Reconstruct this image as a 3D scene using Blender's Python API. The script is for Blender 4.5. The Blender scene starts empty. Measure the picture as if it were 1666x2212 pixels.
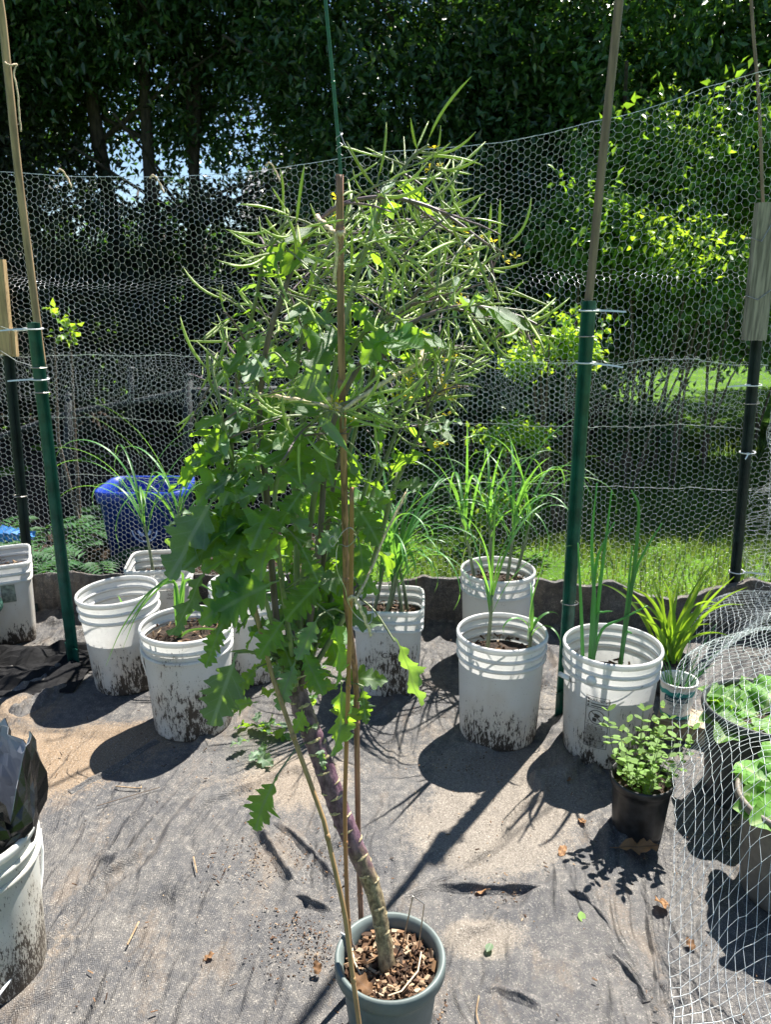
import bpy, math, random
import numpy as np
from mathutils import Vector, Matrix, Quaternion, noise as mnoise
R = math.radians
random.seed(7); rng = np.random.default_rng(7)
SC = bpy.context.scene
COL = SC.collection

# ------------------------------------------------------------------ camera, sky, sun, exposure
CZ, PITCH, F = 1.45, R(16.5), 1666.0
cp, sp = math.cos(PITCH), math.sin(PITCH)
cam = bpy.data.cameras.new('camera'); camo = bpy.data.objects.new('camera', cam); COL.objects.link(camo)
camo.location = (0, 0, CZ); camo.rotation_euler = (R(90) - PITCH, 0, 0)
cam.sensor_fit = 'HORIZONTAL'; cam.sensor_width = 36; cam.lens = 36; cam.clip_start = 0.05; cam.clip_end = 600
cam.dof.use_dof = True; cam.dof.focus_distance = 1.6; cam.dof.aperture_fstop = 14
SC.camera = camo
SUN_EL, SUN_AZ = R(58), R(34.5)
SUN_EN, SKY_EN, EXPO = 5.0, 0.055, 1.55
world = bpy.data.worlds.new('World'); SC.world = world; world.use_nodes = True
wn = world.node_tree; wn.nodes.clear()
sky = wn.nodes.new('ShaderNodeTexSky'); sky.sky_type = 'NISHITA'; sky.sun_disc = False
sky.sun_elevation = SUN_EL; sky.sun_rotation = SUN_AZ; sky.air_density = 1.0; sky.dust_density = 0.1; sky.ozone_density = 3.0; sky.altitude = 800
bg = wn.nodes.new('ShaderNodeBackground'); bg.inputs[1].default_value = SKY_EN
wo = wn.nodes.new('ShaderNodeOutputWorld')
wn.links.new(sky.outputs[0], bg.inputs[0]); wn.links.new(bg.outputs[0], wo.inputs[0])
sun = bpy.data.lights.new('sun', 'SUN'); suno = bpy.data.objects.new('sun', sun); COL.objects.link(suno)
sun.energy = SUN_EN; sun.angle = R(0.53); sun.color = (1.0, 0.95, 0.87)
SDIR = Vector((math.sin(SUN_AZ) * math.cos(SUN_EL), math.cos(SUN_AZ) * math.cos(SUN_EL), math.sin(SUN_EL)))
suno.rotation_euler = SDIR.to_track_quat('Z', 'Y').to_euler(); suno.location = (4, 6, 8)
vs = SC.view_settings; vs.view_transform = 'Standard'; vs.look = 'None'; vs.exposure = EXPO; vs.gamma = 1.0
vs.use_curve_mapping = False
SC.cycles.use_denoising = True
SC.cycles.max_bounces = 8; SC.cycles.transparent_max_bounces = 8; SC.cycles.diffuse_bounces = 4
SC.cycles.transmission_bounces = 6; SC.cycles.caustics_reflective = False; SC.cycles.caustics_refractive = False
SC.cycles.sample_clamp_indirect = 6

# ------------------------------------------------------------------ helpers: places
def at(px, py, Y):
    """point at depth Y metres that the photograph shows at px,py (of 1666 x 2212)"""
    u = (px - 833) / F; v = (py - 1106) / F; zc = Y / (cp - v * sp)
    return Vector((u * zc, Y, CZ - zc * (sp + v * cp)))
def gr(px, py, z=0.0):
    u = (px - 833) / F; v = (py - 1106) / F; zc = (CZ - z) / (sp + v * cp)
    return Vector((u * zc, (cp - v * sp) * zc, z))

# ------------------------------------------------------------------ helpers: materials
class NT:
    def __init__(s, name):
        s.m = bpy.data.materials.new(name); s.m.use_nodes = True; s.t = s.m.node_tree; s.t.nodes.clear()
        s.out = s.t.nodes.new('ShaderNodeOutputMaterial')
    def n(s, typ, ins=None, **props):
        nd = s.t.nodes.new('ShaderNode' + typ)
        for k, v in props.items(): setattr(nd, k, v)
        for k, v in (ins or {}).items():
            i = nd.inputs[k]
            if isinstance(v, bpy.types.NodeSocket): s.t.links.new(v, i)
            elif isinstance(v, tuple) and len(v) == 3 and i.type == 'RGBA': i.default_value = (*v, 1)
            else: i.default_value = v
        return nd
    def math(s, op, a, b=0.0, c=0.0):
        return s.n('Math', {0: a, 1: b, 2: c}, operation=op).outputs[0]
    def mix(s, f, a, b):
        nd = s.n('Mix', {0: f, 6: a, 7: b}, data_type='RGBA'); return nd.outputs[2]
    def noise(s, vec, scale, detail=4, rough=.55):
        return s.n('TexNoise', {'Vector': vec, 'Scale': scale, 'Detail': detail, 'Roughness': rough}).outputs[0]
    def ss(s, v, a, b):
        return s.n('MapRange', {0: v, 1: a, 2: b, 3: 0.0, 4: 1.0}, interpolation_type='SMOOTHSTEP').outputs[0]
    def obj(s): return s.n('TexCoord').outputs['Object']
    def scl(s, vec, xyz): return s.n('Mapping', {'Vector': vec, 'Scale': xyz}).outputs[0]
    def bump(s, h, strength=.3, dist=.002):
        return s.n('Bump', {'Height': h, 'Strength': strength, 'Distance': dist}).outputs[0]
    def surf(s, sh): s.t.links.new(sh, s.out.inputs[0]); return s.m
    def pbsdf(s, col, rough=.5, spec=.5, metal=0.0, normal=None):
        i = {'Base Color': col, 'Roughness': rough, 'Metallic': metal, 'Specular IOR Level': spec}
        if normal is not None: i['Normal'] = normal
        return s.n('BsdfPrincipled', i).outputs[0]

def vary(t, col, vec, scale, amt, detail=4):
    f = t.noise(vec, scale, detail)
    lo = tuple(c * (1 - amt) for c in col); hi = tuple(min(1, c * (1 + amt)) for c in col)
    return t.mix(t.ss(f, .3, .7), lo, hi)
def plain(name, col, rough=.6, metal=0.0, spec=.5, var=.25, scale=30.0, bump=0.0, stretch=(1, 1, 1), dist=.002):
    t = NT(name); v = t.scl(t.obj(), stretch); c = vary(t, col, v, scale, var)
    nrm = t.bump(t.noise(v, scale * 2), bump, dist) if bump else None
    return t.surf(t.pbsdf(c, rough, spec, metal, nrm))
def leafmat(name, col, tcol, tf=.4, rough=.45, spec=.4, var=.35, vein=None, island=False, scale=40.0):
    t = NT(name)
    if island: rnd = t.n('NewGeometry').outputs['Random Per Island']
    else: rnd = t.n('ObjectInfo').outputs['Random']
    o = t.obj(); nz = t.noise(o, scale, 3)
    k = t.math('ADD', t.math('MULTIPLY', rnd, .7), t.math('MULTIPLY', nz, .5))
    k = t.ss(k, .15, 1.0)
    c = t.mix(k, tuple(x * (1 - var) for x in col), tuple(min(1, x * (1 + var)) for x in col))
    tc = t.mix(k, tuple(x * (1 - var * .6) for x in tcol), tuple(min(1, x * (1 + var * .5)) for x in tcol))
    if vein:
        uv = t.n('UVMap').outputs[0]; sx = t.n('SeparateXYZ', {0: uv})
        d = t.math('ABSOLUTE', t.math('SUBTRACT', sx.outputs[0], .5))
        mid = t.math('SUBTRACT', 1.0, t.ss(d, .018, .05))
        w = t.math('ABSOLUTE', t.math('SUBTRACT', t.math('FRACT', t.math('MULTIPLY', t.math('SUBTRACT', sx.outputs[1], t.math('MULTIPLY', d, .55)), 6.0)), .5))
        side = t.math('MULTIPLY', t.math('SUBTRACT', 1.0, t.ss(w, .02, .07)), .55)
        vm = t.math('MAXIMUM', mid, side)
        c = t.mix(vm, c, vein); tc = t.mix(t.math('MULTIPLY', vm, .6), tc, tuple(x * .35 for x in tcol))
    nrm = t.bump(t.noise(o, scale * 3, 2), .35, .002)
    a = t.pbsdf(c, rough, spec, 0, nrm)
    b = t.n('BsdfTranslucent', {'Color': tc}).outputs[0]
    return t.surf(t.n('MixShader', {0: tf, 1: a, 2: b}).outputs[0])

def whiteplastic(name, grime=.5, tf=.3, col=(.80, .80, .78), fs=1.0, seed=0.0):
    t = NT(name); o = t.obj(); z = t.n('SeparateXYZ', {0: o}).outputs[2]
    off = t.n('VectorMath', {0: o, 1: (seed, seed * 1.7, 0)}, operation='ADD').outputs[0]
    big = t.noise(t.scl(off, (7, 7, 4)), 1, 3, .6)
    st = t.noise(t.scl(off, (120 * fs, 120 * fs, 34 * fs)), 1, 6, .78)
    sp_ = t.noise(t.scl(off, (300 * fs, 300 * fs, 240 * fs)), 1, 2, .6)
    wob = t.math('MULTIPLY', t.math('SUBTRACT', big, .5), .62)
    th = t.math('SUBTRACT', t.math('ADD', .445, t.math('MULTIPLY', z, .92 / grime)), wob)
    th = t.math('MINIMUM', th, .70)
    dd = t.math('SUBTRACT', st, th)
    m1 = t.ss(dd, -.01, .035)
    m2 = t.math('MULTIPLY', t.ss(sp_, .685, .72), .7)
    dirt = t.math('MAXIMUM', m1, m2)
    film = t.math('MULTIPLY', t.ss(t.math('SUBTRACT', t.math('ADD', big, .10), t.math('MULTIPLY', z, 1.1)), .28, .60), .55)
    c = t.mix(film, col, (.52, .43, .32)); c = t.mix(t.math('MULTIPLY', dirt, .92), c, (.045, .03, .02))
    a = t.pbsdf(c, .42, .45)
    b = t.n('BsdfTranslucent', {'Color': t.mix(dirt, (.82, .82, .80), (.02, .015, .01))}).outputs[0]
    return t.surf(t.n('MixShader', {0: tf, 1: a, 2: b}).outputs[0])

M = {}
M['bucket'] = [whiteplastic('bucket_plastic_%d' % i, g, .34, seed=i * 3.1) for i, g in enumerate((.95, .8, .65, 1.25, 1.0, .5))]
M['bucket'].append(whiteplastic('bucket_plastic_near', 1.05, .3, (.74, .75, .70), 1.9, 8.8))
M['white'] = plain('white_plastic', (.82, .82, .80), .4, var=.06, scale=12)
M['zip'] = plain('zip_tie_nylon', (.80, .81, .84), .35, var=.03)
M['greenpot'] = plain('pot_grey_green', (.125, .155, .150), .5, var=.12, scale=25, bump=.1)
M['blackpot'] = plain('black_plastic', (.016, .016, .017), .42, var=.6, scale=40, bump=.15)
M['greypot'] = plain('dark_grey_plastic', (.045, .048, .05), .45, var=.3, scale=40, bump=.15)
M['taupepot'] = plain('taupe_plastic', (.16, .14, .115), .55, var=.2, scale=30, bump=.15)
M['darkgreen'] = plain('dark_green_plastic', (.012, .05, .036), .4, var=.2)
M['postgreen'] = plain('post_green_enamel', (.012, .085, .062), .32, var=.35, scale=18, bump=.08)
M['postdark'] = plain('post_dark_enamel', (.012, .022, .022), .45, var=.4, scale=18, bump=.1)
M['wire'] = plain('galvanised_wire', (.74, .75, .77), .35, metal=.45, var=.3, scale=60)
M['net'] = plain('bird_net_plastic', (.82, .88, .90), .3, var=.15)
M['steel'] = plain('steel_wire', (.45, .43, .40), .35, metal=.9, var=.3, scale=80)
M['polewood'] = plain('pole_wood', (.34, .235, .135), .6, var=.35, scale=9, bump=.2, stretch=(8, 8, .8))
M['polegrey'] = plain('pole_grey_wood', (.20, .14, .10), .65, var=.3, scale=9, bump=.25, stretch=(8, 8, .8))
M['board'] = plain('weathered_board', (.25, .22, .18), .8, var=.45, scale=16, bump=.5, stretch=(6, 6, .5))
M['boardtan'] = plain('tan_board', (.42, .29, .15), .7, var=.3, scale=12, bump=.3, stretch=(6, 6, .5))
M['block'] = plain('wood_block', (.33, .26, .18), .75, var=.3, scale=20, bump=.4, stretch=(1, 8, 8))
M['bamboo_red'] = plain('bamboo_reddish', (.26, .135, .085), .5, var=.55, scale=10, bump=.15, stretch=(14, 14, 1.2))
M['bamboo'] = plain('bamboo_tan', (.34, .215, .10), .45, var=.25, scale=8, bump=.12, stretch=(14, 14, 1.0))
M['bamboo_or'] = plain('bamboo_orange', (.34, .165, .07), .42, var=.25, scale=8, bump=.12, stretch=(14, 14, 1.0))
M['greenstake'] = plain('green_coated_stake', (.012, .10, .04), .4, var=.2)
M['twine'] = plain('jute_twine', (.66, .52, .36), .85, var=.3, scale=220, bump=.5)
M['soil'] = plain('potting_soil', (.035, .022, .014), .95, var=.6, scale=90, bump=1.0, dist=.008)
M['bark'] = plain('tree_bark', (.045, .036, .029), .9, var=.5, scale=14, bump=.8, stretch=(3, 3, .8), dist=.02)
M['barkpale'] = plain('pale_bark', (.17, .155, .125), .9, var=.5, scale=9, bump=.6, stretch=(2, 2, .8), dist=.02)
M['twig'] = plain('twig_brown', (.12, .085, .06), .85, var=.3)
M['pipe'] = plain('galvanised_pipe', (.022, .027, .030), .7, metal=.2, var=.3)
M['blue'] = plain('blue_plastic', (.006, .036, .30), .42, var=.04, scale=10)
M['bluefade'] = plain('blue_print', (.34, .45, .80), .6, var=.1)
M['print'] = plain('black_print', (.05, .045, .04), .7, var=.2)
M['teal'] = plain('teal_print', (.02, .30, .28), .5, var=.1)
M['navy'] = plain('navy_print', (.012, .085, .12), .5, var=.1)
M['paleprint'] = plain('pale_print', (.82, .84, .83), .5, var=.04)
M['greyprint'] = plain('grey_print', (.38, .42, .42), .5, var=.1)
M['sticker'] = plain('worn_sticker', (.27, .28, .21), .8, var=.45, scale=60)
M['flower'] = leafmat('yellow_petal', (.85, .68, .03), (.95, .75, .04), .4, .6, .2, .2)
M['kale'] = leafmat('kale_leaf', (.056, .132, .060), (.44, .76, .04), .46, .42, .42, .35, vein=(.24, .34, .18))
M['kalegla'] = leafmat('kale_leaf_glaucous', (.15, .235, .155), (.36, .60, .06), .38, .45, .4, .3, vein=(.3, .36, .26))
M['pod'] = leafmat('seed_pod_skin', (.33, .43, .145), (.52, .66, .09), .28, .4, .5, .3, scale=90)
M['stalk'] = plain('kale_stalk', (.19, .22, .12), .5, var=.35, scale=14, bump=.1, stretch=(4, 4, .8))
M['stalkp'] = plain('kale_stalk_purple', (.15, .105, .12), .5, var=.3, scale=14, stretch=(4, 4, .8))
M['garlic'] = leafmat('garlic_leaf', (.085, .23, .075), (.28, .60, .06), .38, .4, .45, .3)
M['onion'] = leafmat('onion_leaf', (.075, .25, .075), (.28, .60, .06), .3, .35, .5, .25)
M['lily'] = leafmat('strap_leaf', (.14, .27, .04), (.42, .66, .035), .45, .4, .4, .2)
M['herb'] = leafmat('herb_leaf', (.15, .27, .06), (.45, .60, .06), .38, .5, .35, .35)
M['lettuce'] = leafmat('greens_leaf', (.13, .30, .055), (.40, .66, .06), .42, .45, .35, .3, vein=(.3, .42, .16))
M['fern'] = leafmat('fern_leaf', (.05, .13, .05), (.10, .24, .04), .35, .55, .3, .35, island=True)
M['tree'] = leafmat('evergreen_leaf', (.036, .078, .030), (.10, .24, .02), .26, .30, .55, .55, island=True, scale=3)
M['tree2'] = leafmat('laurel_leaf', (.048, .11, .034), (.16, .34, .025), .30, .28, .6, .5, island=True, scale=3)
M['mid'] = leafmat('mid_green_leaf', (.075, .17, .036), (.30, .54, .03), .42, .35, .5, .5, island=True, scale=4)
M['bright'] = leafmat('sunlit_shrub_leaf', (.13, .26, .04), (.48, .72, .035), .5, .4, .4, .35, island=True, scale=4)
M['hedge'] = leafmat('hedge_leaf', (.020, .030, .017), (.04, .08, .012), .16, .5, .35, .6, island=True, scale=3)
M['grass'] = leafmat('grass_blade', (.085, .135, .035), (.26, .38, .05), .34, .5, .3, .65, island=True, scale=6)
M['dead'] = leafmat('dead_leaf', (.27, .15, .075), (.35, .18, .06), .25, .7, .25, .4, vein=(.20, .12, .07))
M['chip'] = None

def chipmat():
    t = NT('wood_chip'); r = t.n('NewGeometry').outputs['Random Per Island']
    c = t.n('ValToRGB', {0: r}); cr = c.color_ramp
    cr.elements[0].color = (.035, .02, .012, 1); cr.elements[1].color = (.40, .31, .21, 1)
    e = cr.elements.new(.4); e.color = (.085, .045, .026, 1); e = cr.elements.new(.75); e.color = (.20, .115, .06, 1)
    return t.surf(t.pbsdf(c.outputs[0], .8, .3))
M['chip'] = chipmat()
def trunkmat():
    t = NT('kale_trunk'); o = t.obj(); z = t.n('SeparateXYZ', {0: o}).outputs[2]
    nz = t.noise(o, 40, 4); nb = t.noise(t.scl(o, (1, 1, .6)), 120, 5, .65)
    wood = t.mix(t.ss(nb, .35, .7), (.10, .075, .045), (.36, .29, .17))
    pur = t.mix(t.ss(t.noise(t.scl(o, (1, 1, .5)), 75, 5, .7), .35, .68), (.060, .026, .048), (.23, .135, .175))
    lev = t.ss(t.math('ADD', z, t.math('MULTIPLY', t.math('SUBTRACT', nz, .5), .16)), .17, .27)
    c = t.mix(lev, wood, pur)
    return t.surf(t.pbsdf(c, .5, .45, 0, t.bump(nb, .6, .003)))
M['trunk'] = trunkmat()
M['scar'] = plain('leaf_scar', (.42, .34, .20), .85, var=.45, scale=160, bump=.6)

def fabricmat():
    t = NT('landscape_fabric'); o = t.obj()
    sand = t.n('Attribute', attribute_name='sand').outputs['Fac']; brown = t.n('Attribute', attribute_name='brown').outputs['Fac']
    fine = t.noise(o, 150, 4, .75); mid = t.noise(o, 38, 5, .7); grit = t.noise(o, 330, 2, .8); big = t.noise(o, 5, 3)
    # woven tape: a fine check of warp and weft
    sx = t.n('SeparateXYZ', {0: t.n('Mapping', {'Vector': o, 'Rotation': (0, 0, R(62))}).outputs[0]})
    wv = t.math('ADD', t.math('SINE', t.math('MULTIPLY', sx.outputs[0], 2 * math.pi / .0034)), t.math('SINE', t.math('MULTIPLY', sx.outputs[1], 2 * math.pi / .0040)))
    weave = t.ss(wv, -1.2, 1.6)
    wm0 = t.n('Mapping', {'Vector': o, 'Rotation': (0, 0, R(32)), 'Scale': (6.5, 3.0, 1)}).outputs[0]
    cloth = t.mix(weave, (.038, .038, .041), (.090, .090, .096))
    dusty = t.math('ADD', t.math('MULTIPLY', mid, .7), t.math('MULTIPLY', big, .5))
    cloth = t.mix(t.math('MULTIPLY', t.ss(dusty, .46, .80), .5), cloth, (.19, .175, .155))
    smear = t.math('MULTIPLY', t.ss(t.math('ADD', t.noise(wm0, 1.0, 5, .7), t.math('MULTIPLY', t.math('SUBTRACT', fine, .5), .35)), .52, .66), .55)
    cloth = t.mix(smear, cloth, (.175, .135, .10))
    dots = t.math('MULTIPLY', t.ss(t.math('ADD', grit, t.math('MULTIPLY', t.math('SUBTRACT', mid, .5), .3)), .57, .68), .8)
    cloth = t.mix(dots, cloth, (.42, .385, .34)); pit = t.noise(o, 250, 2, .8); cloth = t.mix(t.math('MULTIPLY', t.ss(pit, .60, .70), .8), cloth, (.015, .013, .012))
    spk = t.math('ADD', sand, t.math('MULTIPLY', t.math('SUBTRACT', t.math('ADD', t.math('MULTIPLY', fine, .6), t.math('MULTIPLY', mid, .5)), .55), 1.1))
    sm = t.ss(spk, .42, .72)
    sc_ = t.mix(brown, (.265, .235, .20), (.30, .205, .12))
    sandc = t.mix(t.ss(fine, .3, .7), t.mix(.55, sc_, (.03, .025, .02)), sc_)
    sandc = t.mix(t.ss(grit, .56, .72), sandc, (.52, .48, .42)); sandc = t.mix(t.math('MULTIPLY', t.ss(pit, .58, .68), .7), sandc, (.04, .03, .022))
    c = t.mix(t.math('MULTIPLY', sm, .9), cloth, sandc)
    wm = t.n('Mapping', {'Vector': t.n('VectorMath', {0: o, 1: t.n('VectorMath', {0: t.n('TexNoise', {'Vector': o, 'Scale': 2.2, 'Detail': 2.0}).outputs[1], 'Scale': .22}, operation='SCALE').outputs[0]}, operation='ADD').outputs[0], 'Rotation': (0, 0, R(32)), 'Scale': (11, 1.6, 1)}).outputs[0]
    rg = t.math('SUBTRACT', 1.0, t.ss(t.math('ABSOLUTE', t.math('SUBTRACT', t.noise(wm, 1.0, 3, .5), .5)), .0, .13))
    rg = t.math('MULTIPLY', rg, t.ss(t.noise(o, 2.1, 2), .38, .62))
    wr = t.bump(rg, .9, .013)
    h = t.math('ADD', t.math('MULTIPLY', weave, .12), t.math('ADD', t.math('MULTIPLY', fine, .8), t.math('MULTIPLY', grit, .5)))
    rough = t.n('MapRange', {0: sm, 3: .52, 4: .85}).outputs[0]
    return t.surf(t.pbsdf(c, rough, .42, 0, t.n('Bump', {'Height': h, 'Strength': .8, 'Distance': .005, 'Normal': wr}).outputs[0]))
M['fabric'] = fabricmat()
def lawnmat():
    t = NT('lawn'); o = t.obj(); a = t.noise(o, 1.2, 5); b = t.noise(o, 60, 3, .7)
    c = t.mix(t.ss(a, .35, .65), (.07, .17, .015), (.13, .27, .022)); c = t.mix(t.ss(b, .35, .7), t.mix(.5, c, (.03, .025, .015)), c)
    return t.surf(t.pbsdf(c, .9, .05, 0, t.bump(b, .8, .02)))
M['lawn'] = lawnmat()
M['bag_black'] = plain('black_polythene', (.012, .012, .013), .24, var=.4, scale=12, bump=.35, dist=.006)
def bagwhite():
    t = NT('white_polythene'); o = t.obj()
    a = t.pbsdf((.36, .38, .42), .28, .5, 0, t.bump(t.noise(o, 14, 4), .4, .006)); b = t.n('BsdfTranslucent', {'Color': (.35, .37, .4)}).outputs[0]
    return t.surf(t.n('MixShader', {0: .2, 1: a, 2: b}).outputs[0])
M['bag_white'] = bagwhite()

# ------------------------------------------------------------------ helpers: geometry and objects
ORG = {}
def tag(o, label=None, cat=None, group=None, kind=None):
    if label: o['label'] = label
    if cat: o['category'] = cat
    if group: o['group'] = group
    if kind: o['kind'] = kind
    return o
def thing(name, loc, label, cat, group=None, rz=0):
    e = bpy.data.objects.new(name, None); COL.objects.link(e); e.location = loc; e.rotation_euler = (0, 0, rz)
    e.empty_display_size = .05; ORG[e] = Vector(loc)
    return tag(e, label, cat, group)
class MB:
    def __init__(s): s.v = []; s.f = []; s.uv = None
    def add(s, vs_, fs):
        b = len(s.v); s.v += [Vector(v) for v in vs_]; s.f += [tuple(i + b for i in f) for f in fs]
    def tube(s, pts, rad, n=6, cap=True):
        pts = [Vector(p) for p in pts]; k = len(pts)
        if not hasattr(rad, '__len__'): rad = [rad] * k
        d0 = (pts[1] - pts[0]).normalized(); u = d0.orthogonal().normalized(); b = len(s.v); prev = d0
        for i in range(k):
            d = (pts[min(i + 1, k - 1)] - pts[max(i - 1, 0)])
            d = d.normalized() if d.length > 1e-9 else prev
            u = prev.rotation_difference(d) @ u; u = (u - d * u.dot(d)).normalized(); w = d.cross(u); prev = d
            for j in range(n):
                a = 2 * math.pi * j / n; s.v.append(pts[i] + (u * math.cos(a) + w * math.sin(a)) * rad[i])
        for i in range(k - 1):
            for j in range(n):
                j2 = (j + 1) % n; s.f.append((b + i * n + j, b + i * n + j2, b + (i + 1) * n + j2, b + (i + 1) * n + j))
        if cap:
            s.f.append(tuple(b + j for j in reversed(range(n)))); s.f.append(tuple(b + (k - 1) * n + j for j in range(n)))
    def lathe(s, prof, n=48, c=(0, 0, 0), p=2.0, close=False, sx=1, sy=1):
        b = len(s.v); c = Vector(c)
        for r, z in prof:
            for j in range(n):
                a = 2 * math.pi * j / n; ca, sa = math.cos(a), math.sin(a)
                q = 1.0 if p == 2.0 else (abs(ca) ** p + abs(sa) ** p) ** (-1 / p)
                s.v.append(c + Vector((r * q * ca * sx, r * q * sa * sy, z)))
        m = len(prof)
        for i in range(m if close else m - 1):
            i2 = (i + 1) % m
            for j in range(n):
                j2 = (j + 1) % n; s.f.append((b + i * n + j, b + i * n + j2, b + i2 * n + j2, b + i2 * n + j))
    def box(s, c, size, rot=None, jit=0.0):
        hx, hy, hz = [q / 2 for q in size]; c = Vector(c); vs_ = []
        for x in (-hx, hx):
            for y in (-hy, hy):
                for z in (-hz, hz):
                    v = Vector((x, y, z)) + Vector([random.uniform(-jit, jit) for _ in range(3)])
                    vs_.append(c + (rot @ v if rot else v))
        s.add(vs_, [(0, 1, 3, 2), (4, 6, 7, 5), (0, 4, 5, 1), (2, 3, 7, 6), (0, 2, 6, 4), (1, 5, 7, 3)])
    def prism(s, poly, a, b_, xdir):
        """polygon (x,y) swept from a to b_"""
        a = Vector(a); b_ = Vector(b_); d = (b_ - a).normalized(); x = Vector(xdir); x = (x - d * x.dot(d)).normalized(); y = d.cross(x)
        n = len(poly); vs_ = [a + x * p[0] + y * p[1] for p in poly] + [b_ + x * p[0] + y * p[1] for p in poly]
        s.add(vs_, [tuple(reversed(range(n))), tuple(range(n, 2 * n))] + [(i, (i + 1) % n, n + (i + 1) % n, n + i) for i in range(n)])
    def strap(s, pts, widths, nrm=None, fold=.25, twist=0.0):
        pts = [Vector(p) for p in pts]; k = len(pts); b = len(s.v)
        for i in range(k):
            d = (pts[min(i + 1, k - 1)] - pts[max(i - 1, 0)]).normalized()
            nn = Vector(nrm) if nrm is not None else Vector((0, 0, 1))
            side = d.cross(nn)
            if side.length < 1e-3: side = d.cross(Vector((0, 1, 0)))
            side.normalize()
            if twist: side = Quaternion(d, twist * i / (k - 1)) @ side
            up = side.cross(d); w = widths[i] / 2
            s.v += [pts[i] - side * w + up * w * fold, pts[i], pts[i] + side * w + up * w * fold]
        for i in range(k - 1):
            for j in (0, 1): s.f.append((b + 3 * i + j, b + 3 * i + j + 1, b + 3 * i + 4 + j, b + 3 * i + 3 + j))
    def mesh(s, name, off=None, smooth=False):
        me = bpy.data.meshes.new(name); o = off or Vector((0, 0, 0))
        me.from_pydata([tuple(v - o) for v in s.v], [], s.f)
        if smooth: me.polygons.foreach_set('use_smooth', [True] * len(me.polygons))
        me.update(); return me
    def build(s, name, mat, parent=None, smooth=False, local=False, kind=None):
        off = None if (local or parent is None) else org(parent)
        me = s.mesh(name, off, smooth); me.materials.append(mat)
        return link(name, me, parent, kind)
def org(p):
    return ORG[p] if p in ORG else org(p.parent)
def link(name, me, parent=None, kind=None):
    o = bpy.data.objects.new(name, me); COL.objects.link(o)
    if parent is not None: o.parent = parent
    if kind: o['kind'] = kind
    return o
def solo(mb, name, loc, mat, label, cat, group=None, smooth=False, kind=None):
    """a thing that is one mesh with its origin at loc"""
    me = mb.mesh(name, Vector(loc), smooth); me.materials.append(mat); o = link(name, me); o.location = loc
    ORG[o] = Vector(loc); return tag(o, label, cat, group, kind)
def npmesh(name, verts, faces, mat, smooth=False):
    """faces: (n,k) array"""
    me = bpy.data.meshes.new(name); verts = np.asarray(verts, np.float32); faces = np.asarray(faces, np.int32)
    me.vertices.add(len(verts)); me.vertices.foreach_set('co', verts.ravel())
    n, k = faces.shape; me.loops.add(n * k); me.loops.foreach_set('vertex_index', faces.ravel())
    me.polygons.add(n); me.polygons.foreach_set('loop_start', np.arange(0, n * k, k, dtype=np.int32))
    if smooth: me.polygons.foreach_set('use_smooth', np.ones(n, bool))
    me.materials.append(mat); me.update(calc_edges=True); me.validate(); return me
def edges_np(A, B, r):
    """three-sided wires between the points of A and B"""
    A = np.asarray(A, float); B = np.asarray(B, float); d = B - A; L = np.linalg.norm(d, axis=1, keepdims=True); d /= np.maximum(L, 1e-9)
    A = A - d * r * .6; B = B + d * r * .6
    ref = np.tile([0.13, .95, .28], (len(A), 1)); u = np.cross(d, ref); u /= np.maximum(np.linalg.norm(u, axis=1, keepdims=True), 1e-9); w = np.cross(d, u)
    V = np.empty((len(A), 6, 3))
    for j in range(3):
        a = 2 * math.pi * j / 3 + .5; o = (u * math.cos(a) + w * math.sin(a)) * r
        V[:, j] = A + o; V[:, 3 + j] = B + o
    base = (np.arange(len(A)) * 6)[:, None]
    Fq = np.concatenate([base + np.array([[0, 1, 4, 3]]), base + np.array([[1, 2, 5, 4]]), base + np.array([[2, 0, 3, 5]])])
    return V.reshape(-1, 3), Fq
def vnoise(x, y, seed=0):
    """smooth value noise, arrays"""
    xi = np.floor(x).astype(int); yi = np.floor(y).astype(int); fx = x - xi; fy = y - yi
    fx = fx * fx * (3 - 2 * fx); fy = fy * fy * (3 - 2 * fy)
    def h(a, b):
        q = np.sin(a * 127.1 + b * 311.7 + seed * 74.7) * 43758.5453; return q - np.floor(q)
    return (h(xi, yi) * (1 - fx) + h(xi + 1, yi) * fx) * (1 - fy) + (h(xi, yi + 1) * (1 - fx) + h(xi + 1, yi + 1) * fx) * fy
def fbm(x, y, seed=0, o=4):
    s = 0; a = .5
    for i in range(o): s = s + a * vnoise(x * 2 ** i, y * 2 ** i, seed + i * 13); a *= .5
    return s / (1 - .5 ** o)
def unit(a): return a / np.maximum(np.linalg.norm(a, axis=1, keepdims=True), 1e-9)
def leaves_np(P, D, N, L, W, fold=.25, cup=.0):
    """folded pointed leaves: 6 points, 4 triangles each"""
    D = unit(D); S = unit(np.cross(D, N)); U = np.cross(S, D); L = L[:, None]; W = W[:, None]
    V = np.empty((len(P), 6, 3))
    V[:, 0] = P; V[:, 1] = P + D * L * .42 - U * L * .02; V[:, 2] = P + D * L - U * L * .10
    V[:, 3] = P + D * L * .40 - S * W * .5 + U * W * fold; V[:, 4] = P + D * L * .40 + S * W * .5 + U * W * fold
    V[:, 5] = P + D * L * .72 - U * L * .05
    b = (np.arange(len(P)) * 6)[:, None]
    T = np.concatenate([b + np.array([[0, 3, 1, 1]])[:, :3], b + np.array([[0, 1, 4]]), b + np.array([[3, 2, 5]]), b + np.array([[3, 5, 1]]), b + np.array([[1, 5, 4]]), b + np.array([[5, 2, 4]])])
    return V.reshape(-1, 3), T
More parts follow.
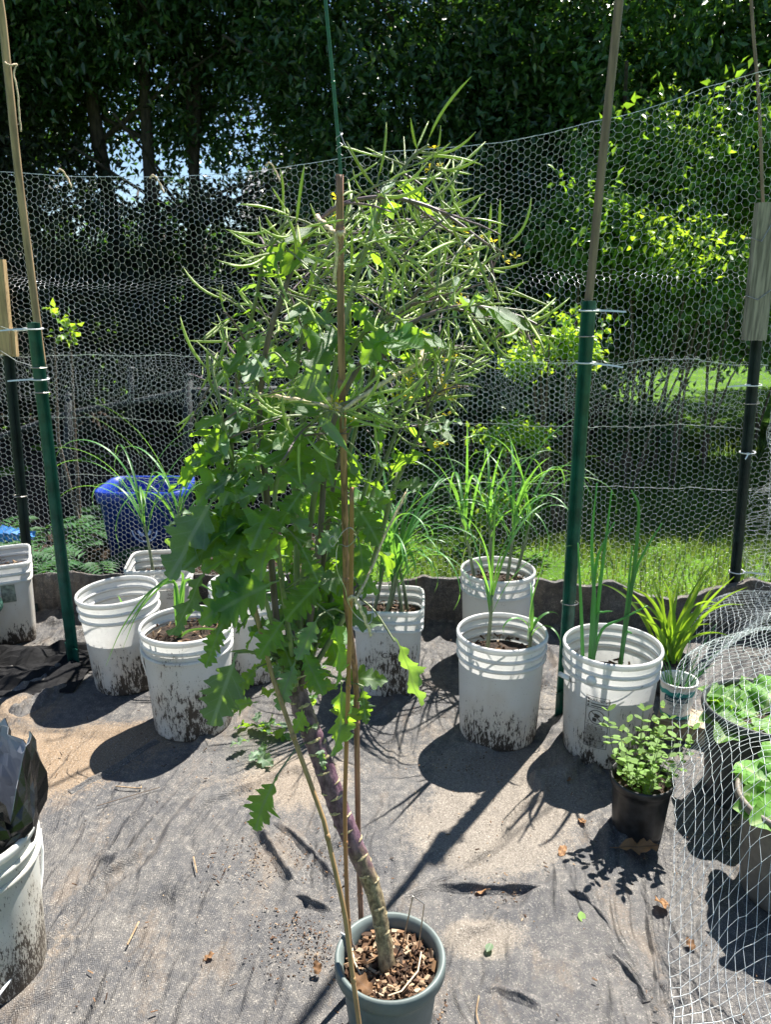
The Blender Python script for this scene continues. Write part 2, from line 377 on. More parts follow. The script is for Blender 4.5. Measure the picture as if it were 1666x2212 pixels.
def crown_np(blobs, nclump, per, L, W, spread=.16, droop=.2, skin=.75):
    """leaf clumps through the volume of several ellipsoids (centre, radii, weight)"""
    ws = np.array([b[2] for b in blobs], float); ws /= ws.sum(); ids = rng.choice(len(blobs), nclump, p=ws)
    C = np.array([b[0] for b in blobs])[ids]; RR = np.array([b[1] for b in blobs])[ids]
    dv = unit(rng.normal(size=(nclump, 3))); rad = skin + (1 - skin) * rng.random((nclump, 1)); rad *= np.where(rng.random((nclump, 1)) < .25, rng.random((nclump, 1)) ** .5, 1)
    wob = .78 + .5 * fbm(dv[:, 0] * 3 + ids * 3.3, dv[:, 2] * 3 + dv[:, 1] * 2, 5)[:, None]
    P = C + dv * RR * rad * wob
    axis = unit(dv + rng.normal(size=(nclump, 3)) * .6 + np.array([0, 0, -droop]))
    n = nclump * per; P = np.repeat(P, per, 0); axis = np.repeat(axis, per, 0)
    tt = rng.random((n, 1)); pos = P + axis * (tt - .5) * spread * 2 + rng.normal(size=(n, 3)) * spread * .38
    D = unit(axis * .6 + rng.normal(size=(n, 3)) * .75 + np.array([0, 0, -.15])); N = unit(rng.normal(size=(n, 3)) * .7 + np.array([0, -.25, .8]))
    sz = .65 + .6 * rng.random(n)
    return leaves_np(pos, D, N, L * sz, W * sz)

# ------------------------------------------------------------------ the setting: ground, fabric, fence line
me = bpy.data.meshes.new('ground'); S_ = 260
me.from_pydata([(-S_, -30, -.03), (S_, -30, -.03), (S_, 400, -.03), (-S_, 400, -.03)], [], [(0, 1, 2, 3)]); me.materials.append(M['lawn'])
link('ground', me, None, 'structure')

FENCE = [(-3.4, 3.46), (-1.64, 3.35), (0.0, 3.20), (1.53, 3.13)]
def fenceY(x):
    return float(np.interp(x, [p[0] for p in FENCE], [p[1] for p in FENCE]))
TOPZ = []
for px, py in ((-140, 366), (0, 370), (130, 380), (370, 385), (500, 380), (620, 365), (760, 345), (1080, 318), (1180, 300), (1340, 262), (1480, 210), (1600, 185), (1666, 178)):
    q = at(px, py, 3.22); TOPZ.append((q.x, q.z))
def topz(x): return np.interp(x, [a for a, b in TOPZ], [b for a, b in TOPZ])

# landscape fabric on the floor, with wrinkles, folds and spilled sand
nx, ny = 560, 450
xs = np.linspace(-2.7, 2.3, nx); ys = .35 + (3.45 - .35) * np.linspace(0, 1, ny) ** 1.15
X, Y = np.meshgrid(xs, ys); Xf, Yf = X.ravel(), Y.ravel()
ca, sa = math.cos(R(62)), math.sin(R(62)); A_ = Xf * ca + Yf * sa; B_ = -Xf * sa + Yf * ca
warp = fbm(Xf * 2.2, Yf * 2.2, 3) - .5
rid = np.abs(fbm(B_ * 5.5 + warp * 2.2, A_ * 1.1 + warp, 9, 3) - .5) * 2
Z = .026 * np.exp(-(rid / .075) ** 2) * np.clip(fbm(Xf * 1.6, Yf * 1.6, 21) * 2.4 - .65, 0, 1) + .008 * (fbm(Xf * 3, Yf * 3, 4) - .5) + .004 * (fbm(Xf * 18, Yf * 18, 6, 3) - .5)
rid2 = np.abs(fbm(B_ * 13 + warp * 3, A_ * 2.2 + warp * 2, 15, 3) - .5) * 2
Z += .006 * np.exp(-(rid2 / .12) ** 2) * np.clip(1.5 - Yf * .55, 0, 1)
FOLDS = [([(556, 1786), (585, 1830), (618, 1880), (652, 1925)], .020, .016), ([(600, 1775), (650, 1815), (700, 1865), (742, 1915)], .012, .012),
         ([(632, 1942), (668, 1952), (716, 1968)], .014, .011), ([(905, 1912), (1000, 1918), (1110, 1921), (1200, 1926), (1265, 1950), (1310, 2000), (1340, 2050)], .016, .012),
         ([(1320, 2060), (1360, 2110), (1398, 2165)], .013, .010), ([(1050, 2132), (1120, 2150), (1180, 2175)], .009, .012), ([(340, 1600), (250, 1660), (150, 1712)], .011, .009),
         ([(1395, 1960), (1410, 2060), (1425, 2212)], .014, .010), ([(20, 1500), (90, 1478), (150, 1440)], .03, .03), ([(0, 1560), (80, 1515), (150, 1480)], .022, .03)]
fy = np.array([fenceY(x) for x in xs]); FY = np.tile(fy, (ny, 1)).ravel()
over = np.clip(Yf - (FY - .06), 0, None); Yc = Yf - over * .9
up = .215 + .07 * (fbm(Xf * 2.3, Xf * 0 + 2, 41) - .5) * 2 - .09 * np.exp(-((Xf - 1.25) / .18) ** 2) + .02 * np.exp(-((Xf - .95) / .05) ** 2)
tv = np.clip(over / .10, 0, 1); Z = Z * (1 - tv) + tv * up
Yc = Yc + (fbm(Xf * 9, tv * 1.5, 43) - .5) * .10 * tv - .05 * tv
sand = np.zeros(len(Xf)); brown = np.zeros(len(Xf))
for (px, py, rx, ry, s, br) in ((90, 1640, .46, .26, 1.0, 1.0), (250, 1590, .40, .16, .8, .9), (30, 1540, .3, .2, .7, .8), (480, 1690, .22, .10, .45, .4), (650, 1680, .26, .24, .8, .35), (1120, 1690, .34, .30, 1.15, .1),
                               (1060, 1800, .30, .20, 1.05, .05), (930, 1780, .14, .2, .5, .05), (1040, 2030, .13, .08, 1.0, .1), (880, 1620, .36, .26, .55, .1), (1180, 1520, .3, .25, .5, .1),
                               (130, 2050, .08, .16, .6, .5), (400, 2130, .3, .1, .22, .3), (560, 1420, .5, .3, .3, .2), (1600, 1790, .12, .06, .7, .6), (660, 2060, .1, .05, .5, .3), (250, 1800, .3, .08, .25, .5)):
    c = gr(px, py); d = ((Xf - c.x) / rx) ** 2 + ((Yf - c.y) / ry) ** 2; g = np.exp(-d * 1.1) * s; sand = np.maximum(sand, g); brown = np.maximum(brown, np.exp(-d * .6) * br)
sand = sand + (fbm(Xf * 4, Yf * 4, 51) - .5) * .55 * np.clip(sand * 2.4, 0, 1)
sand *= (1 - tv); idx = np.arange(nx * ny).reshape(ny, nx)
quad = np.stack([idx[:-1, :-1], idx[:-1, 1:], idx[1:, 1:], idx[1:, :-1]], -1).reshape(-1, 4)
me = npmesh('landscape_fabric', np.stack([Xf, Yc, Z], 1), quad, M['fabric'], True)
for nm, arr in (('sand', sand), ('brown', brown)):
    at_ = me.attributes.new(nm, 'FLOAT', 'POINT'); at_.data.foreach_set('value', arr.astype(np.float32))
fab = link('landscape_fabric', me, None, 'structure'); ORG[fab] = Vector((0, 0, 0))
for pts, hh, ww in FOLDS:
    P3 = [gr(*q) for q in pts]; S3 = []
    for a, b in zip(P3[:-1], P3[1:]):
        n_ = max(3, int((b - a).length / .008))
        S3 += [a.lerp(b, i / n_) for i in range(n_)]
    S3.append(P3[-1]); m = len(S3); mb = MB(); prof = ((-2.6, -.012), (-1.5, .0), (-.75, .30), (-.25, .85), (.15, 1.0), (.4, .72), (.62, .30), (1.2, .03), (2.2, -.012)); k_ = len(prof)
    for i, q in enumerate(S3):
        d = (S3[min(i + 3, m - 1)] - S3[max(i - 3, 0)]).normalized(); sd = Vector((d.y, -d.x, 0)); sd = sd if sd.y < 0 else -sd; t_ = i / (m - 1)
        am = min(1, 5 * t_, 5 * (1 - t_)) ** .8 * (.65 + .75 * abs(mnoise.noise((t_ * 7, hh * 900, 0)))) ; wob = .006 * mnoise.noise((i * .06, ww * 700, 4)) + .002 * mnoise.noise((i * .35, ww * 700, 9))
        for a_, h_ in prof: mb.v.append(q + sd * (a_ * ww * .95 + wob) + Vector((0, 0, (h_ * hh * 1.5 * am if h_ > 0 else h_) + .0035 + .0015 * mnoise.noise((i * .3, a_ * 3, hh * 500)))))
    for i in range(m - 1):
        for j in range(k_ - 1): mb.f.append((i * k_ + j, i * k_ + j + 1, (i + 1) * k_ + j + 1, (i + 1) * k_ + j))
    mb.build('fold', M['fabric'], fab, True)

mb = MB(); nb = 30
for i in range(nb + 1):
    for j in range(nb + 1):
        x = -9 + 8.75 * i / nb; y = 3.36 + 6.2 * j / nb; xe = x + (.35 * mnoise.noise((y * 1.1, 2, 0)) if i == nb else 0); mb.v.append(Vector((xe, y, -.022 + .03 * mnoise.noise((x * 2, y * 2, 4)) * (0 if i in (0, nb) or j in (0, nb) else 1) + (.0 if 0 < i < nb and 0 < j < nb else -.003))))
for i in range(nb):
    for j in range(nb): mb.f.append((i * (nb + 1) + j, (i + 1) * (nb + 1) + j, (i + 1) * (nb + 1) + j + 1, i * (nb + 1) + j + 1))
mb.build('soil_bed', plain('dark_leaf_mould', (.035, .025, .018), .95, spec=.1, var=.7, scale=45, bump=.8, dist=.02), None, True, kind='structure')
# grass outside the fence
def blades(n, x0, x1, y0, y1, hmin, hmax, w, name, label=None, dens=None):
    x = rng.uniform(x0, x1, n); y = rng.uniform(y0, y1, n)
    keep = (y > np.interp(x, [p[0] for p in FENCE], [p[1] for p in FENCE]) + .04) | (x > 1.62)
    keep &= (x > -.35 + .3 * np.sin(y * 3)) & (fbm(x * 2.6, y * 2.6, 63) + .25 * rng.random(n) > .50)
    x, y = x[keep], y[keep]; n = len(x); h = rng.uniform(hmin, hmax, n) * (.6 + .8 * fbm(x * 3, y * 3, 61)); a = rng.uniform(0, 6.28, n); ln = rng.uniform(.1, .75, n) * h
    dx, dy = np.cos(a), np.sin(a); V = np.empty((n, 5, 3)); z0 = -.035
    V[:, 0] = np.stack([x - dy * w / 2, y + dx * w / 2, np.full(n, z0)], 1); V[:, 1] = np.stack([x + dy * w / 2, y - dx * w / 2, np.full(n, z0)], 1)
    m = np.stack([x + dx * ln * .35, y + dy * ln * .35, z0 + h * .6], 1); s = np.stack([-dy * w * .4, dx * w * .4, 0 * h], 1)
    V[:, 2] = m + s; V[:, 3] = m - s; V[:, 4] = np.stack([x + dx * ln, y + dy * ln, z0 + h], 1)
    b = (np.arange(n) * 5)[:, None]; T = np.concatenate([b + np.array([[0, 1, 3]]), b + np.array([[0, 3, 2]]), b + np.array([[2, 3, 4]])])
    return V.reshape(-1, 3), T
def join(parts):
    vs_, fs, b = [], [], 0
    for v, f in parts: vs_.append(v); fs.append(f + b); b += len(v)
    return np.concatenate(vs_), np.concatenate(fs)
v, f = join([blades(40000, -2.6, 3.2, 3.15, 4.9, .03, .085, .0055, ''), blades(260, -.4, 2.6, 3.15, 4.0, .16, .38, .006, ''), blades(22000, -4, 5, 4.9, 8.0, .06, .14, .012, ''), blades(5000, 1.64, 2.6, 1.6, 3.3, .05, .16, .006, '')])
tag(link('grass', npmesh('grass', v, f, M['grass'])), 'green grass growing outside the wire fence', 'grass', kind='stuff')

# ------------------------------------------------------------------ trees, hedge, shrubs, shed behind
def trunk_mb(mb, base, top, r0, r1, limbs=5, seed=0):
    rd = random.Random(seed); base = Vector(base); top = Vector(top); pts = []; rr = []
    for i in range(9):
        t_ = i / 8; q = base.lerp(top, t_) + Vector((mnoise.noise((t_ * 2.5, seed, 0)), mnoise.noise((t_ * 2.5, seed, 5)), 0)) * .16 * t_; pts.append(q); rr.append((r0 * (1 - t_) + r1 * t_) * (1.35 if i == 0 else 1))
    mb.tube(pts, rr, 9)
    for k in range(limbs):
        t_ = rd.uniform(.35, .95); i = int(t_ * 8); p = pts[i]; a = rd.uniform(0, 6.28); L = rd.uniform(.8, 1.9)
        d = Vector((math.cos(a), math.sin(a), rd.uniform(.25, .8))); e = [p + d * L * s + Vector((0, 0, -.12 * s * s)) + Vector((rd.uniform(-.06, .06),) * 3) * s for s in (0, .33, .66, 1)]
        mb.tube(e, [rr[i] * .45, rr[i] * .34, rr[i] * .22, .012], 6)
def tree(name, base, h, trunks, blobs, nclump, per, L, W, mat, bark, label, cat='tree', group=None, spread=.18, limbs=5, seed=1, crownname='crown'):
    e = thing(name, base, label, cat, group); b = Vector(base)
    for k, (dx, dy, tx, ty, r) in enumerate(trunks):
        mb = MB(); trunk_mb(mb, b + Vector((dx, dy, -.05)), b + Vector((tx, ty, h)), r, r * .3, limbs, seed + k * 7); mb.build('trunk', bark, e, True)
    v, f = crown_np([(np.array(c) + np.array(base), np.array(rr), w) for c, rr, w in blobs], nclump, per, L, W, spread)
    me = npmesh(crownname, v - np.array(base), f, mat); link(crownname, me, e, 'stuff'); return e
TG = 'evergreen trees behind the fence'
tree('evergreen_tree', (-4.6, 8.2, -.03), 5.4, [(0, 0, .2, .1, .13), (.5, .3, .9, .2, .10)], [((0, 0, 4.6), (1.9, 1.5, 1.7), 3), ((.3, -.4, 2.9), (1.2, 1.0, 1.1), 1)], 1620, 26, .082, .034, M['hedge'], M['bark'], 'dark loose evergreen tree with bare twiggy limbs at the hedge end', group=TG, limbs=10, seed=3)
tree('evergreen_tree', (-2.45, 8.0, -.03), 5.6, [(-.1, .1, -.5, .2, .10), (.12, -.05, .3, 0, .085), (.28, .2, .9, .3, .07)], [((0, 0, 4.75), (1.8, 1.5, 1.55), 3), ((-1.0, -.3, 3.7), (1.0, .9, .7), .8)], 2160, 26, .082, .034, M['tree'], M['bark'], 'dark evergreen tree with three bare leaning trunks showing under its crown', group=TG, limbs=6, seed=5)
tree('evergreen_tree', (-1.75, 8.4, -.03), 5.4, [(-.18, -.2, -.1, 0, .08)], [((.6, 0, 4.8), (1.7, 1.4, 1.5), 3), ((.3, -.3, 3.05), (.75, .5, .55), .16)], 1686, 26, .082, .034, M['tree'], M['bark'], 'dark evergreen tree with one straight slim trunk against the blue sky gap', group=TG, limbs=6, seed=8)
tree('laurel_tree', (.35, 7.4, -.03), 5.2, [(0, .2, .1, .2, .10), (.3, .1, .6, .1, .07)], [((0, 0, 3.45), (1.5, 1.0, 1.1), 3), ((-.1, -.1, 2.35), (1.15, .9, 1.0), 1.5), ((.4, 0, 1.4), (.9, .8, .9), .8)], 1892, 24, .082, .034, M['tree'], M['bark'], 'dense dark glossy evergreen tree standing behind the seeding kale', group=TG, limbs=6, seed=11)
tree('laurel_tree', (2.1, 7.3, -.03), 5.2, [(0, .3, .1, .2, .10)], [((0, 0, 3.35), (1.5, 1.0, 1.0), 3), ((-.5, 0, 2.5), (.8, .8, .9), 1.0), ((-.5, .2, 1.7), (.7, .7, .7), .5)], 1892, 24, .082, .034, M['tree2'], M['bark'], 'glossy leaved evergreen tree behind the grey brown pole', group=TG, limbs=6, seed=14)
tree('laurel_tree', (3.9, 7.2, -.03), 5.2, [(0, .3, .1, .2, .10)], [((0, 0, 3.35), (1.4, 1.0, 1.0), 3), ((.5, 0, 2.7), (.8, .8, .7), .8)], 1670, 24, .082, .034, M['tree2'], M['bark'], 'shiny evergreen tree sparkling with lit leaves behind the weathered board', group=TG, limbs=6, seed=17)
tree('laurel_tree', (5.7, 7.6, -.03), 5.2, [(0, .3, .1, .2, .10)], [((0, 0, 3.2), (1.5, 1.0, 1.2), 3), ((0, 0, 1.8), (1.2, .9, 1.3), 1.2)], 1224, 24, .082, .034, M['tree2'], M['bark'], 'evergreen tree beyond the fence corner, outermost of its row', group=TG, limbs=6, seed=19)
# dark hedge at the foot of the left trees, two bushes right
HG = 'hedge bushes at the foot of the trees'
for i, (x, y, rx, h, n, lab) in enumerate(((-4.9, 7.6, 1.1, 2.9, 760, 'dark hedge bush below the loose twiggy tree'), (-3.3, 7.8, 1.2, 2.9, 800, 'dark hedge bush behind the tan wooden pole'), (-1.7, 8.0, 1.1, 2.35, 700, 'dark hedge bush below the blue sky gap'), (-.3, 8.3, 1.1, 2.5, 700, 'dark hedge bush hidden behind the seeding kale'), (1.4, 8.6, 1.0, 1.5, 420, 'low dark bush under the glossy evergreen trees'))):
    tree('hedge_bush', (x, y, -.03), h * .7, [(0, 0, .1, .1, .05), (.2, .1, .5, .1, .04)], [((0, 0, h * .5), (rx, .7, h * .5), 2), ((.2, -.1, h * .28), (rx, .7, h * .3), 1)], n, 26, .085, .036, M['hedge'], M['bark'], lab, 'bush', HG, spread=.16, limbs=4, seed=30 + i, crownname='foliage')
e = thing('loose_tree', (-2.0, 8.9, -.03), 'loose leaved tree letting flecks of blue sky through', 'tree')
mb = MB(); trunk_mb(mb, (-2.0, 8.9, -.08), (-2.2, 9.2, 4.6), .07, .03, 6, 77); mb.build('trunk', M['bark'], e, True)
v, f = crown_np([(np.array((-3.2, 8.9, 3.3)), np.array((1.2, .7, 1.0)), 3), (np.array((-2.0, 8.8, 3.1)), np.array((.9, .6, .8)), 1.6), (np.array((-1.0, 8.7, 3.2)), np.array((.5, .5, .7)), .7)], 620, 15, .085, .042, .2, skin=.2)
link('crown', npmesh('crown', v - np.array((-2.0, 8.9, -.03)), f, M['tree']), e, 'stuff')
RG = 'second row of dark trees'
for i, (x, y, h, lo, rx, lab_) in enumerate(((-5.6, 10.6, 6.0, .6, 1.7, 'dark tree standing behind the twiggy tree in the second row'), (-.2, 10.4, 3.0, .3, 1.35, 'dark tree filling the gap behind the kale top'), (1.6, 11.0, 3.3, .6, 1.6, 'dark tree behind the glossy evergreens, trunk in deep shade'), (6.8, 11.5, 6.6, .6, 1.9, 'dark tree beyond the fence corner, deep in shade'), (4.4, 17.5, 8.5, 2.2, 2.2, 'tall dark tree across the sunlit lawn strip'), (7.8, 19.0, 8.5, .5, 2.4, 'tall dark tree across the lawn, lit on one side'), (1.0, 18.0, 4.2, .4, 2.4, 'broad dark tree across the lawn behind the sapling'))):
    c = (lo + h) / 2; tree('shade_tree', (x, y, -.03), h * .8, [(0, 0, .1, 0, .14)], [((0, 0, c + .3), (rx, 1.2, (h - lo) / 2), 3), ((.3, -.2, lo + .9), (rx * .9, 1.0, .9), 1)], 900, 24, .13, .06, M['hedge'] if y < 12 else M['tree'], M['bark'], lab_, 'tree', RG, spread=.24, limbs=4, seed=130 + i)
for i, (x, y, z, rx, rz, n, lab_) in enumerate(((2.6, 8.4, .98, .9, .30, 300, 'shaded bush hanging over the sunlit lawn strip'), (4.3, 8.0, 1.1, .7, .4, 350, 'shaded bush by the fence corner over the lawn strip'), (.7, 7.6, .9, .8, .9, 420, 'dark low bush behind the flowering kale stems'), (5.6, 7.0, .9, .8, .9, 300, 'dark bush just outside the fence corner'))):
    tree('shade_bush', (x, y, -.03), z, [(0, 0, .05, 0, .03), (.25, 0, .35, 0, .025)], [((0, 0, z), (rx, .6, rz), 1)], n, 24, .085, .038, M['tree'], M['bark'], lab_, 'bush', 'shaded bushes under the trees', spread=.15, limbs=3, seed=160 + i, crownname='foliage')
# sunlit shrubs and saplings
def shrub(name, base, blobs, n, per, L, W, mat, label, seed, nst=4, group=None, spread=.1):
    e = thing(name, base, label, 'shrub', group); b = Vector(base); rd = random.Random(seed)
    for k in range(nst):
        c, rr, w = blobs[k % len(blobs)]; tip = b + Vector(c) + Vector((rd.uniform(-.6, .6) * rr[0], rd.uniform(-.6, .6) * rr[1], rd.uniform(-.2, .6) * rr[2]))
        m = b.lerp(tip, .5) + Vector((rd.uniform(-.08, .08), 0, .05)); mb = MB(); mb.tube([b + Vector((rd.uniform(-.05, .05), rd.uniform(-.05, .05), -.02)), m, tip], [.012, .009, .004], 5); mb.build('stem', M['twig'], e)
    v, f = crown_np([(np.array(c) + np.array(base), np.array(rr), w) for c, rr, w in blobs], n, per, L, W, spread, skin=.2)
    link('foliage', npmesh('foliage', v - np.array(base), f, mat), e, 'stuff'); return e
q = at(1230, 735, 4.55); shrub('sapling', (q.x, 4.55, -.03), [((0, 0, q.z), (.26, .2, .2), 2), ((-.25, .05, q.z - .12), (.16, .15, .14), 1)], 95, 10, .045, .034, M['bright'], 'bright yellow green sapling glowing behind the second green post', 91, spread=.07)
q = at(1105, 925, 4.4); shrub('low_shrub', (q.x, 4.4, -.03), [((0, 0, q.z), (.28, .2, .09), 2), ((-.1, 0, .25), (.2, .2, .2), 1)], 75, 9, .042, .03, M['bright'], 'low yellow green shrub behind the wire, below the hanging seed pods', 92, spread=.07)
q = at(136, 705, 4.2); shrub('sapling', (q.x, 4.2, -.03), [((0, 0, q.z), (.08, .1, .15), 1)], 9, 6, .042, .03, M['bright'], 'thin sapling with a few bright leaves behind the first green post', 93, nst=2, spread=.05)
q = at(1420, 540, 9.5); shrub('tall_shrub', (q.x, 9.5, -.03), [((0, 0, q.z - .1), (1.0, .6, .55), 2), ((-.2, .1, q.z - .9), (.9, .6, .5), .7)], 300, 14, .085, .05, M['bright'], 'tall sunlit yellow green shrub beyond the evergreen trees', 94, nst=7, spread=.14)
q = at(1300, 660, 7.6); shrub('tall_shrub', (q.x - .1, 7.9, -.03), [((0, 0, 1.25), (.7, .5, .6), 2), ((1.2, .1, 1.35), (.7, .5, .55), 1.5)], 330, 16, .08, .04, M['tree2'], 'mid green shrub in the shade under the evergreen trees', 95, nst=6, spread=.13)
q = at(1100, 855, 6.2); shrub('flowering_shrub', (q.x, 6.2, -.03), [((0, 0, q.z), (.10, .08, .06), 1)], 10, 6, .05, .045, M['paleprint'], 'little shrub with a few white blossoms under the trees', 96, nst=3, spread=.05)
q = at(1380, 880, 6.0); shrub('low_shrub', (q.x, 6.0, -.03), [((0, 0, .45), (.6, .3, .3), 2), ((-.9, 0, .35), (.35, .3, .25), 1)], 130, 12, .06, .035, M['tree2'], 'low shaded green shrub in front of the sunlit lawn strip', 97, nst=5)
BK = 'bank of leafy shrubs behind the right fence'
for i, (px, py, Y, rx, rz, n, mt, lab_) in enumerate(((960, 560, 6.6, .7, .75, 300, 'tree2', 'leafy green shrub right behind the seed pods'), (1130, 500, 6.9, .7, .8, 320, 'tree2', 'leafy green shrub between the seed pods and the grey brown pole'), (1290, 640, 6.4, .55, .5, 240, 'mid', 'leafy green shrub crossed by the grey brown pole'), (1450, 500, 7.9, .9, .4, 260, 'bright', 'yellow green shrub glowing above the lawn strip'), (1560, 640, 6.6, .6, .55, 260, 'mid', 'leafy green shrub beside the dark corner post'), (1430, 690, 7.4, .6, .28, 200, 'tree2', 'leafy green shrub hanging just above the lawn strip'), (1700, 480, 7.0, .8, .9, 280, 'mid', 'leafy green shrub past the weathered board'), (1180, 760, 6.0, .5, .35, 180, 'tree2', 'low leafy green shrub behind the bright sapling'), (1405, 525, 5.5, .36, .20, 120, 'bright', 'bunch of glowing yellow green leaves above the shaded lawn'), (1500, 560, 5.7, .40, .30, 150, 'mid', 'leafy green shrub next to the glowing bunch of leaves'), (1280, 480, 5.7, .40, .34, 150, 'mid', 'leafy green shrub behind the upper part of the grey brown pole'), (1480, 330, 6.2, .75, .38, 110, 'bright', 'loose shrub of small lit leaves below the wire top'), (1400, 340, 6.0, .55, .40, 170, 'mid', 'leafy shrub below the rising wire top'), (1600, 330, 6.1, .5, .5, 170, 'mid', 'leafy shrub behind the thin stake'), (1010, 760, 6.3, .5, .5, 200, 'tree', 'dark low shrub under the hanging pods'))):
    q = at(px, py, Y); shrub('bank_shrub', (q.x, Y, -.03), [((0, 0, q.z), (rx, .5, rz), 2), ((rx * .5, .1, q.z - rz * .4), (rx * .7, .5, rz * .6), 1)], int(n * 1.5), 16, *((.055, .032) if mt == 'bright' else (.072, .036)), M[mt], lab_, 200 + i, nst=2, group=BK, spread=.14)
FG = 'ferny plants outside the fence'
for i, (px, py, Y) in enumerate(((30, 1140, 3.75), (110, 1150, 3.9), (190, 1150, 3.7), (235, 1120, 4.3), (-40, 1120, 3.9))):
    q = at(px, py, Y); labs = ('leafy green fern by the blue blob outside the fence', 'leafy green fern beyond the first green post', 'leafy green fern right against the blue bin', 'leafy green fern half hidden behind the blue bin', 'leafy green fern at the end of the black fabric edge')
    e = thing('fern', (q.x, Y, -.03), labs[i], 'fern', FG); rd = random.Random(i)
    for k in range(9):
        a = rd.uniform(0, 6.28); L = rd.uniform(.3, .5); ps = [Vector((q.x, Y, -.02)) + Vector((math.cos(a) * L * s * .8, math.sin(a) * L * s * .8, L * (1.1 * s - .75 * s * s))) for s in np.linspace(0, 1, 9)]
        P_, D_, N_, L_, W_ = [], [], [], [], []
        for j in range(1, 9):
            d = (ps[j] - ps[j - 1]).normalized(); s_ = d.cross(Vector((0, 0, 1))).normalized()
            for sg in (-1, 1):
                for o_ in (0, .5):
                    P_.append(ps[j - 1].lerp(ps[j], o_)); D_.append(s_ * sg + d * .45); N_.append((0, 0, 1)); L_.append(.09 * math.sin(math.pi * (j + o_) / 10) + .02); W_.append(.026)
        v, f = leaves_np(np.array([tuple(p) for p in P_]), np.array([tuple(p) for p in D_]), np.array(N_, float), np.array(L_), np.array(W_))
        link('frond', npmesh('frond', v - np.array((q.x, Y, -.03)), f, M['fern']), e)
# grey shed glimpsed through the hedge
sx_, sy_ = -.9, 14.0
e = thing('shed', (sx_, sy_, -.03), 'pale grey shed glimpsed through the leaves', 'shed')
mb = MB(); mb.box((sx_, sy_, 1.2), (2.4, 2.0, 2.5)); mb.build('wall', plain('shed_wall', (.36, .36, .36), .8, var=.2, scale=4), e)
mb = MB(); mb.add([(sx_ - 1.4, sy_ - 1.2, 2.4), (sx_ + 1.4, sy_ - 1.2, 2.4), (sx_ + 1.4, sy_, 3.3), (sx_ - 1.4, sy_, 3.3), (sx_ + 1.4, sy_ + 1.2, 2.4), (sx_ - 1.4, sy_ + 1.2, 2.4)], [(0, 1, 2, 3), (3, 2, 4, 5), (0, 3, 5), (1, 4, 2)])
mb.build('roof', plain('shed_roof', (.30, .30, .33), .7, var=.2, scale=10), e)
mb = MB(); mb.box((sx_ + .5, sy_ - 1.015, 1.0), (.8, .04, 1.9)); mb.build('door', M['board'], e)
# far tree line closing the view
for i in range(15):
    x = -34 + i * 5 + rng.uniform(-1, 1); y = 40 + rng.uniform(-4, 5); h = rng.uniform(3.2, 5.0) if x < 0 else rng.uniform(5, 8)
    lab = 'far deciduous tree closing the view beyond the lawn'
    tree('far_tree', (x, y, -.03), h * .6, [(0, 0, .2, 0, .2)], [((0, 0, h * .55), (2.9, 2.2, h * .5), 1)], 150, 16, .42, .26, M['tree2'], M['bark'], lab, 'tree', 'far trees beyond the lawn', spread=.6, limbs=3, seed=60 + i)
# chain-link fence pipes behind the wire
e = thing('pipe_fence', (at(150, 1000, 4.7).x, 4.7, -.03), 'grey galvanised pipe fence frame beyond the chicken wire', 'fence')
for px, pt, pb in ((150, 858, 1250), (408, 815, 1250), (283, 800, 905)):
    a, b = at(px, pt, 4.7), at(px, pb, 4.7); b.z = max(b.z, -.05); mb = MB(); mb.tube([b, a], .026 if px != 283 else .018, 10); mb.tube([a, a + Vector((0, 0, .02))], [.032, .02], 10); mb.build('post', M['pipe'], e, True)
mb = MB(); mb.tube([at(-120, 985, 4.55), at(0, 945, 4.6), at(150, 893, 4.7), at(283, 870, 4.7), at(408, 845, 4.7), at(700, 840, 4.8)], .021, 10); mb.build('rail', M['pipe'], e, True)
# blue recycling bin beyond the fence
bx, by = at(315, 1040, 3.85).x, 3.85
e = thing('recycling_bin', (bx, by, -.03), 'blue plastic recycling bin standing outside the wire fence', 'bin'); mb = MB()
hb = .49
mb.lathe([(.001, .005), (.155, .005), (.17, 0), (.205, hb - .06), (.218, hb - .06), (.222, hb), (.205, hb), (.198, hb - .05), (.165, .02), (.001, .018)], 48, (0, 0, 0), 8.0, sx=1.0, sy=.8); mb.build('body', M['blue'], e, True, local=True)
mb = MB()
def ring2(mb, c, r0, r1, y, n=28, a0=0, a1=6.2832):
    vs_ = []
    for j in range(n + 1):
        a = a0 + (a1 - a0) * j / n; vs_ += [(c[0] + r0 * math.cos(a), y, c[1] + r0 * math.sin(a)), (c[0] + r1 * math.cos(a), y, c[1] + r1 * math.sin(a))]
    mb.add(vs_, [(2 * j, 2 * j + 1, 2 * j + 3, 2 * j + 2) for j in range(n)])
def text_geo(body, size):
    cu = bpy.data.curves.new('t', 'FONT'); cu.body = body; cu.size = size; cu.align_x = 'CENTER'; cu.resolution_u = 3
    o = bpy.data.objects.new('t', cu); COL.objects.link(o); bpy.context.view_layer.update()
    me_ = o.to_mesh(); vs_ = [v.co.copy() for v in me_.vertices]; fs = [tuple(p.vertices) for p in me_.polygons]; o.to_mesh_clear()
    bpy.data.objects.remove(o); bpy.data.curves.remove(cu); return vs_, fs
ybin = lambda z: -.8 * (.17 + (.205 - .17) * z / (hb - .06)) - .0025
ring2(mb, (.02, .29), .058, .065, ybin(.25))
for k in range(3):
    a = R(90 + 120 * k); c = (.02 + .022 * math.cos(a), .29 + .022 * math.sin(a)); ring2(mb, (.02, .29), .022, .036, ybin(.25), 8, a - R(42), a + R(30))
    t1 = a + R(30); mb.add([(.02 + r * math.cos(t1 + o), ybin(.25), .29 + r * math.sin(t1 + o)) for r, o in ((.016, 0), (.042, 0), (.029, R(28)))], [(0, 1, 2)])
